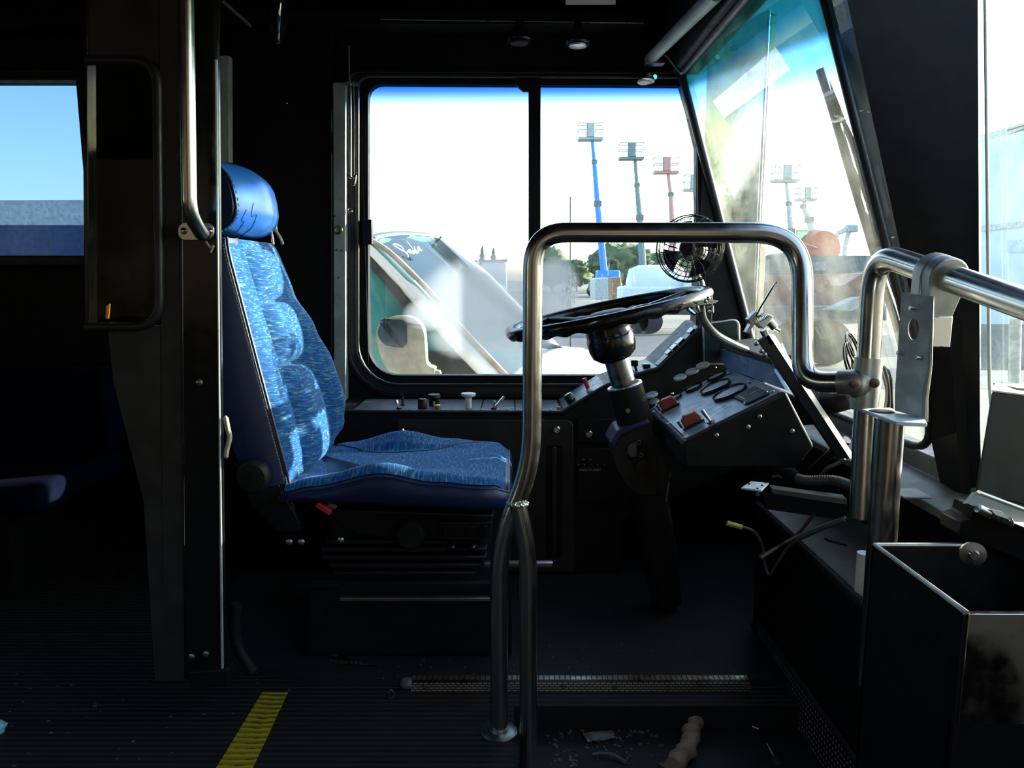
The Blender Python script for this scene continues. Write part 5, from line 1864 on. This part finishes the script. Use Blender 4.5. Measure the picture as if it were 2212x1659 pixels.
# door mirror
mo = rpoly([(808, 700, 26), (842, 682, 24), (900, 684, 24), (916, 715, 14), (921, 790, 10), (940, 796, 4), (936, 812, 4), (860, 830, 4), (822, 780, 30)], 4)
mr = MB().prism(poly(mo, 3.02), (0, .09, 0)).build('door_mirror', M['mirror_shell'], van, bevel=.02, seg=4)
MB().prism(poly(rpoly([(812, 702, 22), (840, 690, 20), (878, 692, 10), (880, 750, 14), (850, 752, 20), (820, 740, 16)], 4), 3.012), (0, .02, 0)).build('mirror_glass', paint('van mirror glass', (.02, .035, .05), .08), mr, bevel=.004)
MB().prism(poly([(928, 812), (938, 800), (950, 803), (956, 830), (925, 830)], 3.05), (0, .05, 0)).build('mirror_foot', M['mirror_shell'], van)

# exterior mirror of the bus just beyond the windshield corner
Q2, Q1 = Vector((.815, 2.50, 0)), Vector((.672, 2.68, 0))
em = thing('bus_mirror', 'tall exterior mirror seen through the left part of the windshield, edge bright', 'mirror', (Q2.x, Q2.y, .45))
mn = (Q1 - Q2).cross(Vector((0, 0, 1))).normalized()
if mn.y > 0:
    mn = -mn
M['ext_mirror'] = paint('grey exterior mirror', (.60, .63, .58), .06, metal=1.0, var=.03)
fr_ = [Q2 + Vector((0, 0, .40)), Q1 + Vector((0, 0, .40)), Q1 + Vector((0, 0, 1.72)), Q2 + Vector((0, 0, 1.72))]
MB().prism(fr_, -mn * .006).build('mirror_glass', M['ext_mirror'], em)
MB().prism([p - mn * .007 for p in fr_], -mn * .05).build('housing', M['van_dark'], em, bevel=.01)
MB().tube([Q2 + Vector((0, 0, .40)), Q2 + Vector((0, 0, 1.72))], .006, 10).build('edge', M['chrome'], em)
MB().tube([Vector((.70, 2.36, .50)), (Q1 + Q2) / 2 + Vector((0, 0, .42)) - mn * .03], .014, 10).build('arm', M['van_dark'], em)

# windshield wiper lying on the outside of the glass
wpz = thing('windshield_wiper', 'black windshield wiper leaning on the outside of the glass', 'wiper', PW(1900, 620, .03))
bl = [PW(x, y, .028) for x, y in ((1772, 150), (1800, 240), (1840, 380), (1876, 500), (1905, 600), (1935, 690), (1962, 800))]
MB().tube(smooth_path(bl, 5), .0085, 8).build('blade', M['rubber'], wpz)
MB().tube(smooth_path([PW(x, y, .036) for x, y in ((1788, 178), (1812, 235), (1822, 262))], 5), .006, 6).build('blade_end', M['rubber'], wpz)
MB().tube(smooth_path([PW(x, y, .045) for x, y in ((1812, 250), (1838, 300), (1866, 390), (1885, 440), (1890, 470), (1915, 560))], 6), .006, 8).build('bridge', M['van_dark'], wpz)
MB().tube(smooth_path([PW(x, y, .050) for x, y in ((1842, 365), (1868, 420), (1880, 455), (1876, 500))], 6), .005, 8).build('yoke', M['van_dark'], wpz)
MB().tube(smooth_path([PW(x, y, .060) for x, y in ((1880, 455), (1905, 545), (1950, 700), (1985, 830), (1998, 900))], 6), .009, 10).build('arm', M['van_dark'], wpz)
MB().ball(PW(1878, 452, .052), .012, 12, 8).build('joint', M['van_dark'], wpz)

# ------------------------------------------------------------------ boom lifts
def boom_lift(name, label, Y, basket, booms, mat, chassis=True, platform_mat=None, wpx=50, hpx=30):
    bx_, by_ = basket
    base = P(booms[-1][0], 640, Y)
    r = thing(name, label, 'boom lift', (base.x, Y, GZ), 'boom lifts in the yard')
    s = Y / F
    c = P(bx_, by_, Y)                              # middle of basket floor
    w = wpx * s
    h = hpx * s
    pm = platform_mat or mat
    fl = MB().box(c, (w, 1.0, 5 * s)).build('basket_floor', pm, r)
    rail = MB()
    for x in (-.5, -.17, .17, .5):
        for y in (-.5, .5):
            rail.tube([c + Vector((x * w, y, 0)), c + Vector((x * w, y, h))], .85 * s, 5)
    for hh_ in (.55, 1.0):
        rail.tube([c + Vector((-.5 * w, -.5, h * hh_)), c + Vector((.5 * w, -.5, h * hh_)), c + Vector((.5 * w, .5, h * hh_)), c + Vector((-.5 * w, .5, h * hh_))], .85 * s, 5, closed=True)
    rail.build('basket_rail', M['lift_rail'], r)
    MB().box(c + Vector((.0, -.45, h * .55)), (w * .30, .35, h * .95)).build('control_box', pm, r, bevel=.05)
    n = len(booms)
    for k in range(n - 1):
        a, b = booms[k], booms[k + 1]
        wd = (7 + 3.0 * k) * s
        MB().tube([P(a[0], a[1], Y), P(b[0], b[1], Y)], [wd * .5, wd * .62], 8).build('boom_section', mat, r)
        MB().box(P(b[0], b[1], Y), (wd * 1.5, wd * 1.3, wd * 1.2)).build('boom_joint', M['lift_dark'], r)
    if chassis:
        g = Vector((base.x, Y, GZ))
        MB().box(g + Vector((0, 0, .75)), (2.3, 2.2, .7)).build('chassis', M['lift_dark'], r, bevel=.08)
        MB().box(g + Vector((.2, 0, 1.5)), (1.7, 1.6, 1.0)).build('turntable', mat, r, bevel=.15)
        for sx in (-.8, .8):
            for sy in (-1.0, 1.0):
                MB().lathe([(.30, -.16), (.45, -.16), (.45, .16), (.30, .16)], g + Vector((sx, sy, .45)), (0, 1, 0), 18).build('wheel', M['rubber'], r)
    return r


M['lift_blue'] = paint('blue boom paint', (.04, .24, .70), .4)  # boom paints are lightened to hold the veiling glare over the yard
M['lift_green'] = paint('dark green boom paint', (.14, .22, .22), .5)
M['lift_red'] = paint('glare-pale red boom paint', (.45, .25, .23), .5)
M['lift_grey'] = paint('grey boom paint', (.33, .40, .41), .5)
M['lift_dark'] = paint('boom dark steel', (.13, .16, .17), .6)
M['lift_rail'] = paint('basket rails', (.26, .31, .33), .5)
boom_lift('boom_lift', 'tallest boom lift with a bright blue mast, leftmost of the row', 56, (1275, 301), [(1279, 300), (1284, 350), (1291, 440), (1306, 600)], M['lift_blue'], True, M['lift_grey'])
boom_lift('boom_lift', 'dark green boom lift second from the left in the side window', 61, (1363, 343), [(1371, 330), (1376, 400), (1382, 470), (1390, 600)], M['lift_green'], True)
boom_lift('boom_lift', 'pale red boom lift third from the left above the fan', 66, (1438, 373), [(1443, 372), (1449, 420), (1453, 500), (1456, 600)], M['lift_red'], True)
boom_lift('boom_lift', 'boom lift whose basket just clears the corner post', 71, (1495, 411), [(1500, 410), (1505, 470), (1508, 600)], M['lift_grey'], True, None, 36)
boom_lift('boom_lift', 'grey boom lift seen through the windshield, left of the wiper', 58, (1696, 391), [(1698, 390), (1704, 440), (1708, 500), (1714, 610)], M['lift_grey'], True, None, 52)
boom_lift('boom_lift', 'shorter grey boom lift with a bent mast nearest the wiper', 64, (1740, 432), [(1739, 431), (1735, 446), (1748, 475), (1757, 510), (1762, 610)], M['lift_grey'], True, None, 38, 24)

# white tank truck, hedge trees, building
tk = thing('tank_truck', 'white tank truck parked beyond the steering wheel', 'truck', P(1410, 690, 22) * 1.0)
YT = 22
sT = YT / F
M['tank_white'] = paint('white tank', (.62, .70, .72), .4, var=.04)
a, b = P(1352, 612, YT), P(1480, 612, YT)
MB().lathe([(.05, 0), (.42, .10), (.52, .35), (.54, (b - a).length - .35), (.42, (b - a).length - .10), (.05, (b - a).length)], a, b - a, 24).build('tank', M['tank_white'], tk)
MB().prism(poly([(1345, 620), (1480, 618), (1482, 660), (1345, 662)], YT - .6), (0, 1.2, 0)).build('tank_skirt', M['tank_white'], tk, bevel=.06)
MB().lathe([(.16, 0), (.16, .10), (.08, .12)], P(1405, 584, YT), (0, 0, 1), 16).build('hatch', M['tank_white'], tk)
MB().prism(poly([(1480, 600), (1520, 600), (1530, 625), (1532, 665), (1480, 665)], YT - .8), (0, 1.6, 0)).build('truck_cab', M['tank_white'], tk, bevel=.08)
MB().prism(poly([(1340, 660), (1535, 660), (1535, 680), (1340, 680)], YT - .7), (0, 1.4, 0)).build('truck_frame', M['van_dark'], tk)
for x in (1365, 1395, 1505):
    MB().lathe([(.20, -.14), (.34, -.14), (.34, .14), (.20, .14)], Vector((P(x, 690, YT).x, YT - .7, GZ + .34)), (0, 1, 0), 18).build('wheel', M['rubber'], tk)
ty = MB().prism(poly([(1285, 602), (1318, 600), (1322, 645), (1286, 648)], 30), (0, 2.0, 0)).build('blue_container', M['lift_grey'], None, bevel=.05)
tag(ty, 'blue-grey equipment box at the foot of the blue boom lift', 'container')
rp_ = MB().prism(poly([(1322, 600), (1342, 598), (1344, 662), (1324, 664)], 27), (0, 1.2, 0)).build('rust_cabinet', paint('rusty brown steel', (.25, .15, .08), .7), None, bevel=.04)
tag(rp_, 'narrow rusty brown cabinet left of the tank truck', 'cabinet')

M['leaf'] = paint('hazy green foliage', (.10, .135, .07), .9, var=.5, scale=.9)
M['leaf_dark'] = paint('dark foliage', (.06, .085, .055), .9, var=.4, scale=1.2)
M['bark'] = paint('bark', (.09, .07, .05), .9)


def tree(name, label, px, ptop, pbase, Y, wpx, mat, group, conifer=False):
    s = Y / F
    b = P(px, pbase, Y)
    b.z = GZ
    tp = P(px, ptop, Y)
    r = thing(name, label, 'tree', b, group)
    hgt = tp.z - GZ
    MB().cyl(b, b + Vector((0, 0, hgt * .6)), hgt * .03, 8, hgt * .015).build('trunk', M['bark'], r)
    cr = MB()
    w = wpx * s
    if conifer:
        for k in range(7):
            z = GZ + hgt * (.18 + .12 * k)
            rr_ = w * .5 * (1 - k / 7.4)
            cr.lathe([(rr_, 0), (rr_ * .75, hgt * .05), (rr_ * .12, hgt * .17)], Vector((b.x, Y, z)), (0, 0, 1), 11)
    else:
        random.seed(int(px) * 7 + int(Y))
        for k in range(9):
            c = Vector((b.x + random.uniform(-.32, .32) * w, Y + random.uniform(-.2, .2) * w, GZ + hgt * random.uniform(.45, .80)))
            cr.ball(c, (w * .28, w * .26, min(w * .26, hgt * .22)), 14, 10, .5, 3.5)
        cr.ball(Vector((b.x, Y, GZ + hgt * .55)), (w * .48, w * .4, hgt * .38), 20, 14, .4, 4)
        cr.ball(Vector((b.x, Y, GZ + hgt * .82)), (w * .26, w * .26, hgt * .18), 14, 10, .4, 4)
    cr.build('crown', mat, r, angle=60)
    return r


GT = 'trees along the far side of the yard'
tree('hedge_tree', 'round tree left of the divider behind the van roof', 962, 524, 640, 60, 60, M['leaf_dark'], GT)
tree('hedge_tree', 'tree just right of the window divider', 1192, 532, 640, 70, 70, M['leaf'], GT)
tree('hedge_tree', 'low tree between the divider and the blue mast', 1245, 560, 640, 75, 70, M['leaf'], GT)
tree('hedge_tree', 'broad tree right of the blue mast', 1335, 528, 640, 70, 120, M['leaf'], GT)
tree('hedge_tree', 'low broad tree behind the tank truck', 1420, 546, 640, 80, 90, M['leaf'], GT)
tree('hedge_tree', 'small tree behind the fan cage', 1490, 552, 640, 88, 70, M['leaf'], GT)
tree('conifer', 'left of the two distant conifers', 1042, 536, 600, 90, 44, M['leaf_dark'], GT, True)
tree('conifer', 'right of the two distant conifers', 1066, 540, 600, 97, 46, M['leaf_dark'], GT, True)
tree('bush', 'dark bush below the distant conifers', 1022, 562, 610, 55, 50, M['leaf_dark'], GT)
# trees to the rear that the outside mirror and windshield reflect
for k, (x, y, h_, w_) in enumerate(((-44, -1, 15, 11), (-58, 8, 17, 12), (-52, -12, 20, 13))):
    r = thing('yard_tree', ('nearest tall tree behind the bus', 'middle tall tree behind the bus', 'tallest tree behind the bus, farthest back')[k], 'tree', (x, y, GZ), 'trees behind the bus')
    MB().cyl((x, y, GZ), (x, y, GZ + h_ * .5), .4, 8, .25).build('trunk', M['bark'], r)
    cr = MB()
    for j in range(7):
        cr.ball((x + random.uniform(-.3, .3) * w_, y + random.uniform(-.3, .3) * w_, GZ + h_ * random.uniform(.4, .8)), w_ * .33, 14, 10, .5, 3)
    cr.build('crown', M['leaf'], r, angle=60)

bd = thing('far_building', 'low white building beyond the van hood', 'building', P(1060, 590, 80))
MB().prism(poly([(1040, 563), (1092, 562), (1094, 627), (1040, 627)], 80), (0, 8, 0)).build('wall', paint('white stucco', (.9, .88, .84), .8), bd)
MB().prism(poly([(1034, 562), (1096, 560), (1096, 564), (1034, 566)], 79.5), (0, 9, 0)).build('roof', M['lift_dark'], bd)
cr_ = thing('parked_car', 'pale car roof far beyond the van windshield', 'car', P(1040, 610, 30))
MB().prism(poly(rpoly([(1018, 628, 4), (1026, 612, 6), (1040, 602, 8), (1060, 602, 8), (1074, 616, 6), (1092, 620, 4), (1094, 676, 2), (1020, 676, 2)], 4), 30), (0, 1.6, 0)).build('body', M['van_white'], cr_, bevel=.08)
MB().prism(poly([(1034, 614), (1042, 605), (1052, 605), (1052, 614)], 29.97), (0, .05, 0)).build('car_window', M['van_dark'], cr_)

# thin antenna
o = MB().tube([P(1232, 425, 7.0), P(1232, 830, 7.0)], .006, 6).build('antenna', M['van_dark'])
tag(o, 'thin whip antenna standing left of the blue mast', 'antenna')

# ------------------------------------------------------------------ machines seen through the windshield
tr = thing('red_tractor', 'tractor with an orange-red fender and a glass windscreen frame', 'tractor', P(1770, 700, 14))
Yt = 14
M['tr_red'] = paint('orange red paint', (.55, .13, .07), .45)
MB().lathe([(.10, -.25), (.32, -.24), (.36, 0), (.32, .24), (.10, .25)], P(1768, 538, Yt), (0, 1, 0), 28, .95, 1.0).build('fender', M['tr_red'], tr)
fq = poly([(1721, 498), (1780, 498), (1780, 545), (1721, 545)], Yt)
MB().tube(fq, .02, 6, closed=True).build('screen_frame', M['lift_grey'], tr)
MB().prism(fq, (0, .01, 0)).build('screen', M['van_glass'], tr)
MB().torus(P(1752, 530, Yt - .2), (.3, -.2, .9), .12, .014, 24, 6).build('steering_ring', M['lift_grey'], tr)
MB().prism(poly([(1700, 545), (1800, 545), (1812, 600), (1700, 600)], Yt), (0, 1.2, 0)).build('engine_body', M['lift_dark'], tr, bevel=.06)
for x in (1712, 1790):
    MB().lathe([(.25, -.15), (.42, -.15), (.42, .15), (.25, .15)], Vector((P(x, 640, Yt - .2).x, Yt - .2, GZ + .42)), (0, 1, 0), 20).build('wheel', M['rubber'], tr)
MB().span(P(1705, 600, Yt), P(1805, 690, Yt + .9)).build('frame', M['lift_dark'], tr)
cp = thing('cherry_picker', 'folded grey cherry picker arm with a small basket beyond the tractor', 'boom lift', P(1820, 640, 26))
MB().tube(poly([(1798, 520), (1812, 503), (1842, 490)], 26), .09, 8).build('arm', M['lift_grey'], cp)
MB().tube(poly([(1836, 492), (1826, 530), (1818, 600)], 26), .08, 8).build('mast', M['lift_grey'], cp)
MB().box(P(1839, 494, 26), (.35, .4, .25)).build('knuckle', M['lift_grey'], cp, bevel=.05)
bkq = MB()
for yy in (531, 539, 546):
    bkq.tube(poly([(1788, yy), (1814, yy)], 26), .025, 5)
for xx in (1788, 1801, 1814):
    bkq.tube(poly([(xx, 531), (xx, 546)], 26), .025, 5)
bkq.build('basket', M['lift_rail'], cp)
MB().span(P(1790, 600, 26), Vector((P(1850, 640, 28).x, 28, GZ))).build('chassis', M['lift_dark'], cp)

sp_ = thing('flatbed_trailer', 'dark flatbed trailer with a rust-red load beyond the grab rail', 'trailer', P(1760, 700, 9.5))
Ys = 9.5
MB().prism(poly([(1640, 552), (1900, 552), (1905, 596), (1640, 598)], Ys + 1.2), (0, .5, 0)).build('headboard', paint('trailer grey', (.13, .16, .165), .6), sp_)
MB().prism(poly([(1640, 596), (1910, 590), (1912, 660), (1640, 668)], Ys + .6), (0, .6, 0)).build('load', paint('rust red load', (.22, .12, .105), .7, var=.5, scale=5, grime=(.10, .12, .12)), sp_)
MB().prism(poly([(1640, 664), (1915, 660), (1915, 692), (1640, 690)], Ys), (0, 1.2, 0)).build('bed', paint('trailer bed', (.10, .12, .12), .6), sp_)
for x in (1668, 1700, 1860):
    MB().lathe([(.14, -.1), (.24, -.1), (.24, .1), (.14, .1)], Vector((P(x, 690, Ys).x, Ys, GZ + .24)), (0, 1, 0), 16).build('wheel', M['rubber'], sp_)
MB().prism([P(1795, 668, Ys - .5), P(1860, 640, Ys - .5), P(1875, 655, Ys - .5), P(1840, 672, Ys - .5)], (0, .3, -.02)).build('loose_sheet', M['lift_rail'], sp_)
MB().prism(poly([(1646, 560), (1662, 560), (1660, 610), (1648, 608)], Ys + .4), (0, .3, 0)).build('side_board', M['lift_rail'], sp_)
MB().box(P(1770, 575, Ys + .9), (.14, .1, .12)).build('tool_box', M['lift_rail'], sp_)

# pale parked bus seen through the right-hand glass
pbz = thing('pale_bus', 'pale blue parked bus seen through the glass at the right edge', 'bus', (9, 11, GZ))
M['pale'] = paint('pale blue panel', (.46, .60, .64), .5, var=.05, grime=(.75, .8, .8), scale=3)
f_ = lambda px, py: PX(px, py, 5.2)
MB().prism([f_(2119, 296), f_(2240, 262), f_(2240, 700), f_(2119, 700)], (.8, .2, 0)).build('side_wall', M['pale'], pbz)
MB().prism([f_(2117, 292), f_(2240, 256), f_(2240, 274), f_(2117, 308)], (.9, .3, 0)).build('roof_rail', M['lift_grey'], pbz)
MB().prism([PX(2119, 488, 5.18), PX(2240, 474, 5.18), PX(2240, 486, 5.18), PX(2119, 500, 5.18)], (.05, 0, 0)).build('belt_rail', M['lift_grey'], pbz)
MB().prism([PX(2175, 520, 5.18), PX(2240, 515, 5.18), PX(2240, 545, 5.18), PX(2175, 545, 5.18)], (.05, 0, 0)).build('blue_sign', paint('pale blue sign', (.30, .45, .62), .5), pbz)
MB().prism([f_(2119, 700), f_(2240, 700), f_(2240, 800), f_(2119, 800)], (.8, .2, 0)).build('skirt', M['lift_dark'], pbz)
pp_ = MB().cyl(PX(2194, 690, 4.8), PX(2190, 860, 4.8), .05, 12).build('yard_post', paint('tan post', (.35, .33, .26), .6))
tag(pp_, 'tan post standing in front of the pale bus', 'post')

# blue and white bus behind the passenger window
bb = thing('white_blue_bus', 'blurred white and dark blue bus outside the tinted passenger window', 'bus', (-9.5, 9, GZ))
Yb = 8.0
MB().prism(poly([(-900, 436), (640, 430), (640, 486), (-900, 486)], Yb), (0, 2.4, 0)).build('white_band', paint('white roof band', (.85, .78, .76), .5), bb)
MB().prism(poly([(-900, 486), (640, 486), (640, 640), (-900, 640)], Yb), (0, 2.4, 0)).build('blue_side', paint('dark blue side', (.045, .07, .17), .4), bb)
# unseen bus added across from the doorway to block sky and dim that side
db = thing('dimming_bus', 'unseen brown bus added behind the camera to dim the entrance door', 'bus', (-1, -4.2, GZ))
MB().span((-9, -5.6, GZ + .35), (6, -3.0, 2.5)).build('body', paint('added bus brown paint', (.055, .041, .024), .5), db, bevel=.1)
for x in (-6, 3):
    MB().lathe([(.25, -.12), (.48, -.12), (.48, .12), (.25, .12)], Vector((x, -3.0, GZ + .48)), (0, 1, 0), 20).build('wheel', M['rubber'], db)
